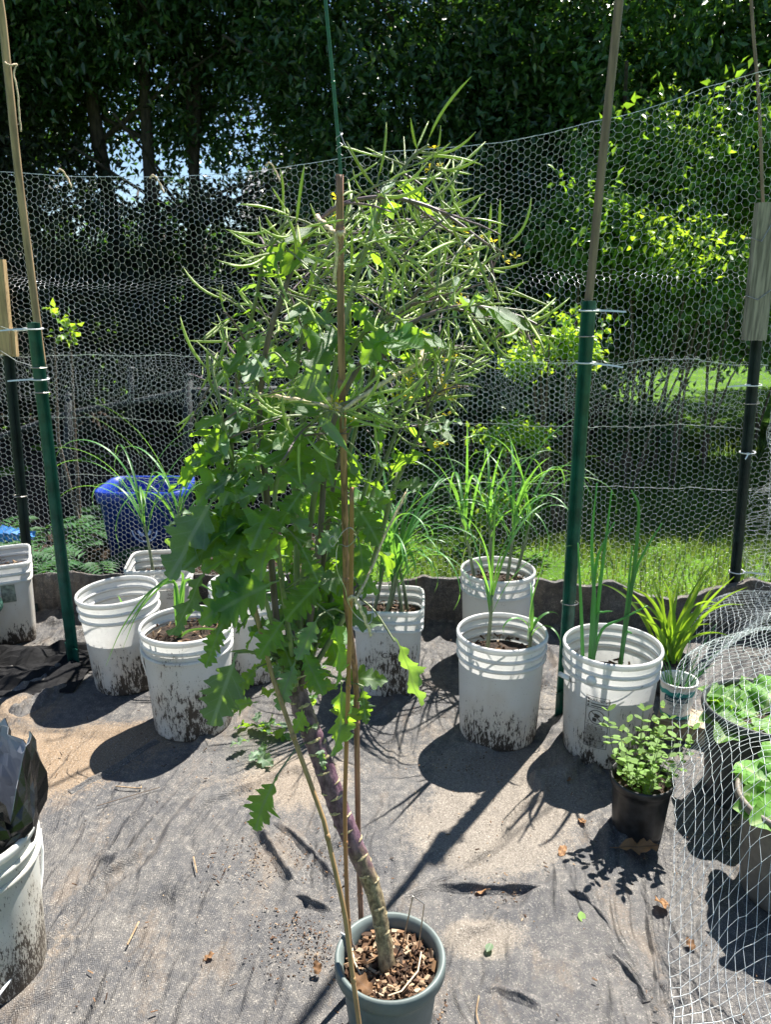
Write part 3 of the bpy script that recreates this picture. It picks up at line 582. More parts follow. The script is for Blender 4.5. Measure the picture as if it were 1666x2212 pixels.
mb.build('recycling_emblem', M['bluefade'], e, local=True)
vs_, fs = text_geo('recycle', .045); mb = MB(); mb.add([(v.x + .02, ybin(.18), v.y + .165) for v in vs_], fs); mb.build('lettering', M['bluefade'], e, local=True)
# a blue cloth scrap by the dark post
q = at(45, 1150, 3.6); mb = MB()
for k in range(5):
    mb.strap([q + Vector((-.10 + .035 * k, .01 * k, -.05)), q + Vector((-.09 + .035 * k, -.02, .0)), q + Vector((-.075 + .035 * k, .01, .03 - .01 * k))], [.03, .045, .03], (0, -1, .2))
mb.tube([q + Vector((0, .01, -.42)), q + Vector((0, .01, 0))], .006, 5)
solo(mb, 'ribbon_stake', q + Vector((0, .01, -.42)), plain('blue_ribbon', (.04, .22, .55), .6), 'pale blue ribbon knotted on a short stake outside the fence', 'ribbon')

# ------------------------------------------------------------------ the chicken wire fence
def hexnet(umax, vmin, vmax, s, pos, keep=None, seed=0):
    """flat-topped hexagons of side s over u in 0..umax, v in vmin..vmax"""
    pu, pv = 1.5 * s, math.sqrt(3) * s; nc = int(umax / pu) + 1; nr = int((vmax - vmin) / pv) + 1
    i, j = np.meshgrid(np.arange(nc), np.arange(nr)); i, j = i.ravel(), j.ravel(); cu = i * pu; cv = vmin + (j + .5 * (i % 2)) * pv
    P = [(cu + s * math.cos(R(60 * k)), cv + s * math.sin(R(60 * k))) for k in range(6)]
    Eu0 = np.concatenate([P[k][0] for k in (0, 1, 2)]); Ev0 = np.concatenate([P[k][1] for k in (0, 1, 2)]); Eu1 = np.concatenate([P[k][0] for k in (1, 2, 3)]); Ev1 = np.concatenate([P[k][1] for k in (1, 2, 3)])
    A = pos(Eu0, Ev0); B = pos(Eu1, Ev1)
    if keep is not None:
        k_ = keep(A) & keep(B); A, B = A[k_], B[k_]
    return A, B
fx = np.array([p[0] for p in FENCE]); fyy = np.array([p[1] for p in FENCE]); fl = np.concatenate([[0], np.cumsum(np.hypot(np.diff(fx), np.diff(fyy)))])
def pos_low(u, v):
    x = np.interp(u, fl, fx); y = np.interp(u, fl, fyy)
    dz = .030 * (fbm(x * 1.6 + 3, v * 1.5, 71) - .5) * 2 + .05 * np.exp(-((v - 1.05) / .12) ** 2) * (fbm(x * 2.2, v * 0, 75) - .5) * 2
    dx = .05 * (fbm(x * 2.1, v * 2.2, 72) - .5) * 2 + .009 * (fbm(x * 14, v * 14, 77) - .5) * 2
    dy = .05 * (fbm(x * 3, v * 2.4, 73) - .5) * 2 + .03 * (fbm(x * 9, v * 3, 74) - .5)
    dz = dz + .009 * (fbm(x * 13 + 5, v * 13, 78) - .5) * 2
    return np.stack([x + dx, y + dy, v + dz], -1)
def pos_up(u, v):
    x = np.interp(u, fl, fx); y = np.interp(u, fl, fyy); tz = topz(x); vv = .93 + (v - .93) / 1.0 * (tz - .93)
    dz = .05 * (fbm(x * 1.3 + 9, v * 1.8, 81) - .5) * 2 * (1 - np.clip((v - 1.7) / .23, 0, 1)); dx = .06 * (fbm(x * 1.9, v * 2.6, 82) - .5) * 2 + .009 * (fbm(x * 14, v * 14, 87) - .5) * 2
    dz = dz + .009 * (fbm(x * 13 + 5, v * 13, 88) - .5) * 2 * (v < 1.9)
    w = np.clip((v - .9) / .3, 0, 1); pin = .10 * np.exp(-((vv - 1.52) / .07) ** 2)
    dy = .10 * (fbm(x * 2.2, v * 3.0, 83) - .5) * 2 * w + .05 * (fbm(x * 6, v * 5, 84) - .5) * w + pin * .6 - .02
    fold = -.05 * np.exp(-((vv - 1.52 - .10 * (fbm(x * 1.2, x * 0, 86) - .5)) / .05) ** 2)
    return np.stack([x + dx, y + dy - .012, vv + dz + fold * .6], -1)
hs = .0138
e = thing('chicken_wire_fence', (0, 3.2, 0), 'sagging galvanised chicken wire fence across the back of the enclosure', 'fence')
A, B = hexnet(fl[-1], .06, 1.14, hs, pos_low); v, f = edges_np(A, B, .00062)
me = npmesh('lower_netting', v - np.array((0, 3.2, 0)), f, M['wire']); link('lower_netting', me, e, 'stuff')
A, B = hexnet(fl[-1], .95, 1.93, hs * 1.06, pos_up); v, f = edges_np(A, B, .00062)
me = npmesh('upper_netting', v - np.array((0, 3.2, 0)), f, M['wire']); link('upper_netting', me, e, 'stuff')
us = np.linspace(0, fl[-1], 160)
for fn, vv in ((pos_up, 1.937), (pos_low, 1.15), (pos_low, .055), (pos_low, .62), (pos_low, .88)):
    mb = MB(); pp = fn(us, np.full(len(us), vv)); mb.tube([Vector(p) for p in pp], .0012 if vv > 1.1 else .0008, 4); mb.build('edge_wire', M['wire'], e)
# side netting, bunched where it turns the corner
sl = np.array([0, .25, .8, 1.7]); sxx = np.array([1.535, 1.66, 1.80, 1.98]); syy = np.array([3.12, 2.98, 2.55, 1.7])
def pos_side(u, v):
    x = np.interp(u, sl, sxx); y = np.interp(u, sl, syy)
    return np.stack([x + .05 * (fbm(u * 7, v * 5, 91) - .5) * 2 + .02 * np.sin(u * 60 + v * 9), y + .05 * (fbm(u * 6, v * 6, 92) - .5) * 2, v + .04 * (fbm(u * 5, v * 6, 93) - .5) * 2], -1)
e = thing('side_netting', (1.6, 3.05, 0), 'low bunched chicken wire running from the corner post along the side', 'fence')
A, B = hexnet(1.7, .08, 1.04, .0128, pos_side); v, f = edges_np(A, B, .0007)
link('netting', npmesh('netting', v - np.array((1.6, 3.05, 0)), f, M['wire']), e, 'stuff')
def pos_side2(u, v): return pos_side(u, v) + np.stack([.03 + .04 * np.sin(v * 11 + u * 30), -.03 * np.cos(v * 7), .01 * np.sin(u * 40)], -1)
A, B = hexnet(.42, .1, 1.0, .0120, pos_side2); v, f = edges_np(A, B, .0007)
link('bunched_fold', npmesh('bunched_fold', v - np.array((1.6, 3.05, 0)), f, M['wire']), e, 'stuff')

# ------------------------------------------------------------------ posts, poles, stakes
TP = [(-.024, -.002), (.024, -.002), (.024, .003), (.004, .003), (.0028, .032), (-.0028, .032), (-.004, .003), (-.024, .003)]
def loop_tie(e, p, ax, r, tail, mat, name, ln=.075, w=.005):
    mb = MB(); ax = ax.normalized(); u = ax.orthogonal().normalized(); w_ = ax.cross(u)
    mb.tube([p + (u * math.cos(a) + w_ * math.sin(a)) * r for a in np.linspace(0, 2 * math.pi, 15)], w * .4, 5)
    if tail is not None:
        t_ = Vector(tail).normalized(); s = p + t_ * r * .8 + Vector((0, -.012, 0)); mb.box(s, (.010, .008, .008)); mb.strap([s, s + t_ * ln * .5 + Vector((0, -.004, -.002)), s + t_ * ln + Vector((0, 0, -.006))], [w, w, w * .8], (0, -1, .4), .0)
    return mb.build(name, mat, e)
def tpost(base, top, xdir, mat, label, ties, group=None):
    e = thing('fence_post', base, label, 'fence post', group); mb = MB(); base = Vector(base); top = Vector(top)
    mb.prism(TP, base - Vector((0, 0, .1)), top, xdir); d = (top - base).normalized(); L = (top - base).length; x = Vector(xdir); x = (x - d * x.dot(d)).normalized(); y = d.cross(x)
    rot = Matrix((x, y, d)).transposed(); z = .12
    while z < L - .03: mb.box(base + d * z - y * .006, (.012, .010, .014), rot); z += .055
    mb.build('post', mat, e)
    mb = MB(); mb.box(base + d * .03 + y * .012, (.09, .003, .12), rot); mb.build('anchor_plate', mat, e)
    for fr, tail, kind in ties:
        p = base + d * (L * fr) + y * .01
        if kind == 'zip': loop_tie(e, p, d, .030, tail, M['zip'], 'zip_tie', .085, .006)
        else: loop_tie(e, p, d + Vector((0, .1, .15)), .029, None, M['steel'], 'wire_tie', .05, .004)
    return e
PG = 'green metal fence posts'
b1 = gr(165, 1437); t1 = at(78, 697, b1.y - .04)
tpost(b1, t1, (-1, .8, 0), M['postgreen'], 'green studded metal post beside the empty white bucket', [(.985, (-1, -.1, 0), 'zip'), (.885, None, 'w'), (.82, None, 'w'), (.855, (-1, 0, 0), 'zip')], PG)
b2 = gr(1210, 1535); t2 = at(1268, 650, b2.y - .02)
tpost(b2, t2, (-1, -.9, 0), M['postgreen'], 'green studded metal post with a long zip tie tail', [(.98, (1, 0, .02), 'zip'), (.87, (1, -.2, -.05), 'zip'), (.925, None, 'w'), (.30, None, 'w')], PG)
b3 = Vector((1.53, 3.10, 0)); t3 = at(1632, 735, 3.08); b3.x = at(1578, 1350, 3.1).x
tpost(b3, t3, (-1, -.5, 0), M['postdark'], 'dark green corner post carrying a weathered board', [(.86, (-1, 0, 0), 'zip'), (.80, None, 'w'), (.64, (-.6, -1, 0), 'zip'), (.22, (1, -.3, .1), 'zip')], PG)
b4 = Vector((at(55, 1220, 3.3).x, 3.3, 0)); t4 = at(17, 735, 3.3)
tpost(b4, t4, (-1, .3, 0), M['postdark'], 'dark metal post carrying a short tan board', [(.45, None, 'w'), (.95, None, 'w')], PG)
# boards fixed to the dark posts
def board(c0, c1, w, th, mat, name, label, nrm=(0, -1, 0)):
    mb = MB(); a, b = Vector(c0), Vector(c1); mb.prism([(-w / 2, -th / 2), (w / 2 - .004, -th / 2), (w / 2, -th / 2 + .004), (w / 2, th / 2), (-w / 2, th / 2)], a, b, (1, 0, 0)); return solo(mb, name, a, mat, label, 'board')
e = thing('weathered_board', at(1628, 735, 3.03), 'grey weathered board lashed upright to the corner post', 'board')
mb = MB(); a, b = at(1629, 735, 3.03), at(1660, 438, 3.03); mb.prism([(-.042, -.018), (.038, -.018), (.042, -.014), (.042, .018), (-.042, .018)], a, b, (1, 0, 0)); mb.build('plank', M['board'], e)
for px, py in ((1632, 645), (1640, 520)):
    p = at(px, py, 3.03); mb = MB(); mb.tube([p + Vector((-.045, -.021, .01)), p + Vector((0, -.022, -.005)), p + Vector((.045, -.021, .03 if py > 600 else .09)), p + Vector((.047, .022, .03)), p + Vector((-.045, .022, 0)), p + Vector((-.046, -.021, .01))], .0016, 5); mb.build('lashing_wire', M['steel'], e)
board(at(6, 765, 3.26), at(-14, 560, 3.26), .085, .035, M['boardtan'], 'tan_board', 'short tan board at the top of the dark post')
board(at(30, 770, 3.27), at(26, 712, 3.27), .03, .03, M['boardtan'], 'tan_block', 'small tan wood block wired beside the tan board')
# tie wires between the left posts
for (p0, p1, lab) in ((at(0, 705, 3.24), t1 + Vector((-.02, 0, -.025)), 'bright wire strung from the tan board to the green post top'), (at(0, 757, 3.24), t1 + Vector((-.02, 0, -.15)), 'thin sagging wire below it, strung to the same green post')):
    mb = MB(); m = p0.lerp(p1, .5) + Vector((0, 0, -.012)); mb.tube([p0, p0.lerp(m, .6), m, p1.lerp(m, .6), p1], .0012, 5); solo(mb, 'tie_wire', p0, M['wire'], lab, 'wire')
def pole(pts, r, mat, name, label, cat='pole', nodes=(), n=10, group=None, bark=None):
    e = thing(name, pts[0], label, cat, group); P = [Vector(p) for p in pts]; L = (P[-1] - P[0]).length; ps, rs = [], []
    K = 34
    for i in range(K + 1):
        t_ = i / K; f_ = t_ * (len(P) - 1); k = min(int(f_), len(P) - 2); q = P[k].lerp(P[k + 1], f_ - k); q = q + Vector((mnoise.noise((t_ * 5, 3.1, len(label))), mnoise.noise((t_ * 5, 7.7, len(label))), 0)) * r * .35; ps.append(q); rs.append(r * (1 - .12 * t_))
    mb = MB(); mb.tube(ps, rs, n); mb.build('shaft', mat, e, True)
    for t_ in nodes:
        k = min(int(t_ * K), K - 1); q = ps[k]; d = (ps[k + 1] - ps[k]).normalized(); mb = MB(); mb.tube([q - d * .006, q - d * .002, q + d * .002, q + d * .006], [r * .98, r * 1.16, r * 1.14, r * .95], n); mb.build('node', mat, e, True)
    return e
d = t1 - b1
pole([at(92, 790, b1.y + .03), at(78, 690, b1.y), at(4, 50, b1.y - .05), at(-22, -150, b1.y - .08)], .0135, M['polewood'], 'wooden_pole', 'tan wooden pole rising out of a green post, twine knotted high on it')
pole([at(1263, 720, b2.y + .03), at(1272, 650, b2.y + .01), at(1337, 0, b2.y - .02), at(1355, -180, b2.y - .03)], .0135, M['polegrey'], 'wooden_pole', 'grey brown wooden pole rising out of a green post in front of the laurels')
pole([at(1652, 520, 3.07), at(1640, 220, 3.07), at(1622, 0, 3.08), at(1612, -140, 3.08)], .006, M['polegrey'], 'thin_stake', 'thin wooden stake standing up behind the weathered board', 'stake', (.4, .7))
pole([Vector((at(778, 1385, 3.14).x, 3.14, -.05)), at(735, 350, 3.16), at(703, 0, 3.16), at(694, -110, 3.16)], .0072, M['greenstake'], 'garden_stake', 'slim green coated garden stake holding up the wire top', 'stake', (.25, .5, .75))
mb = MB(); p = at(733, 312, 3.15); mb.tube([p + Vector((math.cos(a) * .012, math.sin(a) * .012, .006 * a - .04)) for a in np.linspace(0, 14, 40)] + [p + Vector((.02, 0, .0)), p + Vector((.055, 0, -.05)), p + Vector((.09, .02, -.075))], .0011, 4)
solo(mb, 'tie_wire', p, M['wire'], 'coiled wire tie round the green coated stake', 'wire')

# ------------------------------------------------------------------ buckets and pots
def Rw(z, r, Rr, H): return r + (Rr - r) * z / H
def bucket(loc, label, mi, soil=.25, H=.37, r=.128, Rr=.142, p=2.0, rz=0.0, tilt=(0, 0), group='white plastic buckets', cat='bucket'):
    e = thing('bucket', loc, label, cat, group, rz); e.rotation_euler = (tilt[0], tilt[1], rz); ORG[e] = Vector(loc)
    mb = MB(); mb.lathe([(.0005, .010), (r - .012, .008), (r - .006, .001), (r - .001, .004), (r, .012)] + [(Rw(z, r, Rr, H), z) for z in np.linspace(.03, H - .012, 9)], 56, p=p); body = mb.build('body', M['bucket'][mi], e, True, local=True)
    mb = MB(); a = Rr - .001
    mb.lathe([(a, H - .020), (a + .006, H - .018), (a + .0075, H - .006), (a + .005, H), (a, H + .001), (a - .002, H - .004)], 56, p=p, close=True); mb.build('rim', M['bucket'][5], e, True, local=True)
    for zr in (H - .045, H - .078):
        a = Rw(zr, r, Rr, H) - .001; mb = MB(); mb.lathe([(a, zr - .007), (a + .0075, zr - .005), (a + .0085, zr), (a + .0065, zr + .005), (a, zr + .007)], 56, p=p, close=True); mb.build('rib', M['bucket'][mi], body, True, local=True)
    if soil:
        mb = MB(); n = 40; rs = Rw(soil, r, Rr, H) - .001; rings = 7
        for i in range(rings + 1):
            for j in range(n):
                a = 2 * math.pi * j / n; rr = rs * i / rings; q = 1 if p == 2 else (abs(math.cos(a)) ** p + abs(math.sin(a)) ** p) ** (-1 / p)
                x, y = rr * q * math.cos(a), rr * q * math.sin(a); mb.v.append(Vector((x, y, soil + .022 * mnoise.noise((x * 18 + loc[0] * 9, y * 18, 1)) * (1 - (i / rings) ** 4) + .012 * (1 - (i / rings) ** 2))))
        for i in range(rings):
            for j in range(n): mb.f.append((i * n + j, i * n + (j + 1) % n, (i + 1) * n + (j + 1) % n, (i + 1) * n + j))
        so = mb.build('soil', M['soil'], e, True, local=True)
        mb = MB(); rd = random.Random(int(loc[0] * 1000))
        for k in range(90):
            a = rd.uniform(0, 6.28); rr = rs * math.sqrt(rd.random()) * .93; ro = Quaternion((rd.uniform(-1, 1), rd.uniform(-1, 1), 1), rd.uniform(0, 6.28)).to_matrix()
            mb.box((rr * math.cos(a), rr * math.sin(a), soil + .016 + .01 * rd.random()), (rd.uniform(.006, .022), rd.uniform(.003, .009), .002), ro, .001)
        mb.build('mulch', M['chip'], so, local=True, kind='stuff')
    return e
def bail(e, side, mat, r, sag, w=.0022, grip=False, H=.37, out=.02, axis=0.0):
    """bail handle hanging down on one side"""
    z0 = H - .062; pts = []
    for k in range(17):
        t_ = math.pi * k / 16; x = math.cos(t_) * (r + .006); dn = math.sin(t_); pts.append(Vector((x, side * (dn * (r * .18 + out) + (1 - abs(math.cos(t_))) * r * .78), z0 - dn * sag)))
    ro = Matrix.Rotation(axis, 4, 'Z'); pts = [ro @ q for q in pts]
    mb = MB(); mb.tube(pts, w, 6); h = mb.build('handle', mat, e, True, local=True)
    if grip:
        mb = MB(); mb.tube(pts[7:10], .010, 10); g = mb.build('grip', M['white'], h, True, local=True)
    return h
BG_ = 'white plastic buckets'
ga = gr(284, 1468); bA = bucket(ga, 'empty looking white bucket standing beside the green studded post', 0, .20, tilt=(0, R(-3)))
gb = gr(419, 1558); bB = bucket(gb, 'white bucket with dark soil and a drooping garlic plant, handle hanging at its side', 3, .315, r=.130, Rr=.147)
bail(bB, -1, M['white'], .145, .29, .0024, axis=R(200), out=.0)
gc = (-.955, 3.07, 0); bC = bucket(gc, 'square white bucket with a printed label and tall garlic before the blue bin', 2, .24, H=.33, r=.115, Rr=.128, p=7, rz=R(8))
gd = gr(545, 1448); bD = bucket(gd, 'white bucket almost hidden behind the kale leaves', 4, .28)
ge = (.013, 2.62, 0); bE = bucket(ge, 'square white bucket with handwriting behind the kale, dense leek like leaves in it', 3, .27, H=.345, r=.112, Rr=.124, p=6, rz=R(-3))
gf = (.445, 2.86, 0); bF = bucket(gf, 'white bucket with several tall garlic plants against the black fabric edge', 2, .30)
gg = gr(1075, 1578); bG = bucket(gg, 'white bucket with two thin garlic plants, stained brown at its foot', 1, .27)
gh = gr(1304, 1612); bH = bucket(gh, 'white bucket with a warning label and upright green onions', 0, .235, r=.131, Rr=.147)
gi = (-1.63, 3.03, 0); bI = bucket(gi, 'square white bucket with a worn green sticker by the dark post', 5, .28, H=.36, r=.118, Rr=.132, p=8, rz=R(24))
gj = (-.885, 1.335, 0); bJ = bucket(gj, 'speckled white bucket lined with a black and white plastic bag', 6, None, H=.375, r=.132, Rr=.150)
bail(bJ, -1, M['white'], .150, .235, .0034, axis=R(38), H=.36, out=.012)
hH = bail(bH, -1, M['steel'], .145, .03, .0019, axis=R(-68), H=.36, out=.012)
mb = MB(); q0 = Vector((-.150, -.02, .268)); mb.tube([q0 + Vector((-.012, .012, 0)), q0 + Vector((.010, -.022, .002))], .0085, 10); mb.build('grip', M['white'], hH, True, local=True)
mb = MB(); mb.lathe([(.0005, 0), (.016, 0), (.016, .006), (.0005, .007)], 14)
for v in mb.v: v.xyz = Vector((v.x, -v.z, v.y))
R0 = Matrix.Rotation(R(-38), 4, 'Z')
mb.v = [R0 @ (q + Vector((0, -.147, .305))) for q in mb.v]; mb.build('handle_boss', M['white'], bH, True, local=True)
def wrap(vs_, ang, r, Rr, H, z0, eps=.0016, sq=None):
    out = []
    for v in vs_:
        z = z0 + v.y; rad = Rw(z, r, Rr, H) + eps; a = ang + v.x / rad; out.append((rad * math.cos(a), rad * math.sin(a), z))
    return out
def rectline(x0, y0, x1, y1, w=.0016, n=10):
    """thin horizontal or vertical bar in label space"""
    vs_, fs = [], []
    if abs(x1 - x0) > abs(y1 - y0):
        for k in range(n + 1): x = x0 + (x1 - x0) * k / n; vs_ += [Vector((x, y0 - w / 2, 0)), Vector((x, y0 + w / 2, 0))]
    else:
        for k in range(n + 1): y = y0 + (y1 - y0) * k / n; vs_ += [Vector((x0 - w / 2, y, 0)), Vector((x0 + w / 2, y, 0))]
    return vs_, [(2 * k, 2 * k + 1, 2 * k + 3, 2 * k + 2) for k in range(n)]
# warning label on bucket H
mb = MB(); ANG = R(-90) + math.atan2(gh.x, gh.y) * -1 - .20
def lab(g, dx=0.0, dy=0.0): mb.add(wrap([Vector((v.x + dx, v.y + dy, 0)) for v in g[0]], ANG, .131, .147, .37, .075), g[1])
for g in (rectline(-.035, .175, .035, .175), rectline(-.035, 0, .035, 0), rectline(-.035, 0, -.035, .175), rectline(.035, 0, .035, .175), rectline(-.035, .138, .035, .138), rectline(-.035, .078, .035, .078, .001), rectline(-.035, .055, .035, .055, .001), rectline(-.035, .025, .035, .025, .001)): lab(g)
lab(text_geo('WARNING', .0145), .004, .160)
for k in range(3): lab(([Vector((-.032, .141 + k * .011, 0)), Vector((-.024, .141 + k * .011, 0)), Vector((-.028, .149 + k * .011, 0))], [(0, 1, 2)]))
rd = random.Random(4)
for k in range(2): lab(rectline(-.020, .144 + k * .008, .030, .144 + k * .008, .003))
for k in range(17): lab(rectline(-.031, .005 + k * .0042, .031 - rd.random() * .012, .005 + k * .0042, .0013))
c_ = [];
for k in range(33):
    a = 2 * math.pi * k / 32; c_ += [Vector((.025 * math.cos(a), .107 + .025 * math.sin(a), 0)), Vector((.0225 * math.cos(a), .107 + .0225 * math.sin(a), 0))]
lab((c_, [(2 * k, 2 * k + 1, 2 * k + 3, 2 * k + 2) for k in range(32)]))
lab(([Vector((-.018, .123, 0)), Vector((-.016, .125, 0)), Vector((.018, .091, 0)), Vector((.016, .089, 0))], [(0, 1, 2, 3)]))
lab(([Vector((-.013, .092, 0)), Vector((-.001, .090, 0)), Vector((.001, .103, 0)), Vector((-.012, .104, 0))], [(0, 1, 2, 3)]))
lab(([Vector((-.008, .106, 0)), Vector((.004, .106, 0)), Vector((.012, .112, 0)), Vector((.004, .118, 0)), Vector((-.006, .120, 0))], [(0, 1, 2, 3, 4)]))
mb.build('warning_label', M['print'], bH, local=True)
# handwriting on square bucket E, label on C, sticker on I
def flat_text(par, rows, face_y, mat, name, slope=.035):
    mb_ = MB()
    for s, size, dx, z in rows:
        vs_, fs = text_geo(s, size); mb_.add([(v.x + dx, face_y - slope * (z + v.y), z + v.y) for v in vs_], fs)
    mb_.build(name, mat, par, local=True)
flat_text(bE, [('GAR', .030, .01, .165), ('202', .024, .035, .125)], -.1165, M['print'], 'handwriting')
flat_text(bC, [('ING', .016, .050, .235), ('SO', .016, .050, .215), ('MENT', .012, .050, .200)], -.120, M['print'], 'label_print')
mb = MB(); mb.box((.04, -.131, .235), (.052, .0015, .075), jit=.001); mb.build('sticker', M['sticker'], bI, local=True)
# bag in bucket J
def bag(radf, zf, n=72, m=16):
    mb_ = MB()
    for i in range(m + 1):
        for j in range(n):
            a = 2 * math.pi * j / n; t_ = i / m; w = radf(a, t_); mb_.v.append(Vector((w * math.cos(a), w * math.sin(a), zf(a, t_))))
    for i in range(m):
        for j in range(n): mb_.f.append((i * n + j, i * n + (j + 1) % n, (i + 1) * n + (j + 1) % n, (i + 1) * n + j))
    return mb_
fold_ = lambda a, t_: t_ * (.030 * math.sin(3 * a + .6) + .05 * abs(mnoise.noise((math.cos(a) * 4.2, math.sin(a) * 4.2, t_ * 3.5))) + .030 * abs(mnoise.noise((math.cos(a) * 10, math.sin(a) * 10, t_ * 6))) - .02)
rf = lambda a, t_: .114 + .035 * min(1, t_ * 1.4) - .03 * max(0, t_ - .75) + fold_(a, t_)
zf = lambda a, t_: .20 + .31 * t_ + t_ * t_ * (.04 * math.sin(3 * a - .4) + .035 * math.sin(7 * a)) + .05 * t_ * mnoise.noise((math.cos(a) * 6, math.sin(a) * 6, t_ * 3))
eb = thing('plastic_bag', gj, 'crumpled plastic bag, black outside and white inside, lining the speckled bucket', 'bag')
bag(lambda a, t_: rf(a, t_) + .0016, zf).build('outer_film', M['bag_black'], eb, False, local=True)
bag(rf, lambda a, t_: zf(a, t_) + .001).build('inner_film', M['bag_white'], eb, False, local=True)
mb = MB(); mb.lathe([(.0005, .29), (.06, .285), (.10, .27), (.115, .255)], 30)
for v in mb.v: v.z += .02 * mnoise.noise((v.x * 30, v.y * 30, 0))
mb.build('soil', M['soil'], eb, True, local=True)
# pots
def pot(loc, label, r, Rr, H, mat, soil, lip=.012, liph=.03, name='pot', ribs=0, group=None):
    e = thing(name, loc, label, 'pot', group); mb = MB()
    mb.lathe([(.0005, .004), (r * .9, .002), (r, .006)] + [(Rw(z, r, Rr, H), z) for z in np.linspace(.02, H - liph, 8)] + [(Rr + lip * .55, H - liph), (Rr + lip, H - liph * .8), (Rr + lip, H - .006), (Rr + lip * .7, H), (Rr + lip * .2, H - .001), (Rr - .004, H - .01)] + [(Rw(z, r, Rr, H) - .005, z) for z in (H - liph, soil)], 60)
    if ribs:
        for v in mb.v:
            a = math.atan2(v.y, v.x)
            if v.z < H - liph - .01: v.x *= 1 + .012 * math.cos(ribs * a); v.y *= 1 + .012 * math.cos(ribs * a)
    mb.build('body', mat, e, True, local=True)
    mb = MB(); n = 36
    for i in range(7):
        for j in range(n):
            a = 2 * math.pi * j / n; rr = (Rw(soil, r, Rr, H) - .003) * i / 6; x, y = rr * math.cos(a), rr * math.sin(a); mb.v.append(Vector((x, y, soil + .014 * mnoise.noise((x * 30, y * 30, loc[0])) + .008 * (1 - i / 6))))
    for i in range(6):
        for j in range(n): mb.f.append((i * n + j, i * n + (j + 1) % n, (i + 1) * n + (j + 1) % n, (i + 1) * n + j))
    mb.build('soil', M['soil'], e, True, local=True); return e
def chips(par, r, z, n, seed, big=1.0):
    mb = MB(); rd = random.Random(seed)
    for k in range(n):
        a = rd.uniform(0, 6.28); rr = r * math.sqrt(rd.random()); ro = Quaternion((rd.uniform(-.8, .8), rd.uniform(-.8, .8), 1), rd.uniform(0, 6.28)).to_matrix()
        mb.box((rr * math.cos(a), rr * math.sin(a), z + .012 * rd.random()), (rd.uniform(.006, .024) * big, rd.uniform(.003, .010) * big, rd.uniform(.0015, .004)), ro, .0012)
    return mb.build('bark_mulch', M['chip'], par, local=True, kind='stuff')
KP = Vector((.009, 1.19, 0)); pK = pot(KP, 'grey green plastic pot holding the tall kale, bark mulch on top', .078, .098, .205, M['greenpot'], .168, lip=.010, liph=.034)
chips(pK, .088, .170, 520, 5)
# staple, tag and twine in the kale pot
mb = MB(); a0, a1, a2, a3 = gr(868, 2048, .165), gr(900, 1957, .24), gr(924, 1972, .235), gr(898, 2050, .165)
a1 = Vector((a0.x + .022, a0.y + .01, .285)); a2 = Vector((a1.x + .022, a1.y - .012, .277)); a3 = Vector((a2.x - .012, a2.y - .012, .165))
mb.tube([a0, a0.lerp(a1, .96), a1, a1.lerp(a2, .1), a1.lerp(a2, .9), a2, a2.lerp(a3, .04), a3], .0015, 6); solo(mb, 'garden_staple', a0, M['steel'], 'bent wire garden staple stuck in the bark mulch', 'staple')
mb = MB(); q = Vector((-.072, 1.235, .165)); mb.box(q + Vector((0, 0, .02)), (.028, .0016, .06), Matrix.Rotation(R(-35), 3, 'Z') @ Matrix.Rotation(R(20), 3, 'X')); solo(mb, 'plant_tag', q, M['paleprint'], 'pale plastic plant tag against the inside of the kale pot', 'plant tag')
mb = MB(); cs = [Vector((-.07, 1.24, .19)), Vector((-.06, 1.19, .185)), Vector((-.035, 1.135, .182)), Vector((.0, 1.118, .181)), Vector((.03, 1.128, .183)), Vector((.062, 1.165, .19)), Vector((.07, 1.20, .20))]; mb.tube(cs, .0017, 5); solo(mb, 'twine_length', cs[0], M['twine'], 'piece of brown twine curving over the bark mulch', 'twine')

NP = gr(1375, 1795); pN = pot(NP, 'small black nursery pot of bushy herb in front of the warning label bucket', .066, .078, .178, M['blackpot'], .15, lip=.006, liph=.022, ribs=14)
BP = Vector((1.075, 1.95, 0)); pot(BP, 'large dark grey pot of leafy greens under the bird net', .125, .152, .30, M['greypot'], .25, lip=.010, liph=.03)
TP_ = Vector((.995, 1.57, 0)); pot(TP_, 'taupe brown pot of leafy greens under the bird net', .105, .135, .275, M['taupepot'], .23, lip=.012, liph=.025)
LP = Vector((1.045, 2.56, 0)); pot(LP, 'small dark pot holding a fan of yellow green strap leaves', .058, .072, .135, M['greypot'], .115, lip=.004, liph=.015)
GP = Vector((-1.70, 2.74, 0)); pot(GP, 'dark green planter beside the crumpled black plastic', .15, .19, .245, M['darkgreen'], .20, lip=.014, liph=.022, ribs=10)
# wooden block and yoghurt tub
wb = gr(1468, 1580, 0); e = thing('wood_block', (wb.x + .01, wb.y, 0), 'short wood block on the ground under the yoghurt tub', 'wood block', rz=R(-28)); mb = MB(); mb.box((0, 0, .031), (.165, .115, .060), jit=.004); mb.build('block', M['block'], e, local=True)
TB = Vector((.975, 2.30, .0615)); e = thing('yoghurt_tub', TB, 'white and teal printed yoghurt tub with chives, standing on the wood block', 'tub'); r_, R_, H_ = .047, .0575, .130
mb = MB(); mb.lathe([(.0005, .003), (r_ * .9, .002), (r_, .004)] + [(Rw(z, r_, R_, H_), z) for z in np.linspace(.01, H_ - .004, 7)] + [(R_ + .004, H_ - .004), (R_ + .005, H_), (R_ + .001, H_ + .001), (R_ - .002, H_ - .004), (Rw(.08, r_, R_, H_) - .003, .085)], 48); mb.build('body', M['white'], e, True, local=True)
mb = MB(); mb.lathe([(.0005, .092), (.03, .090), (.052, .086)], 24); mb.build('soil', M['soil'], e, True, local=True)
AT = R(-90) - math.atan2(TB.x, TB.y)
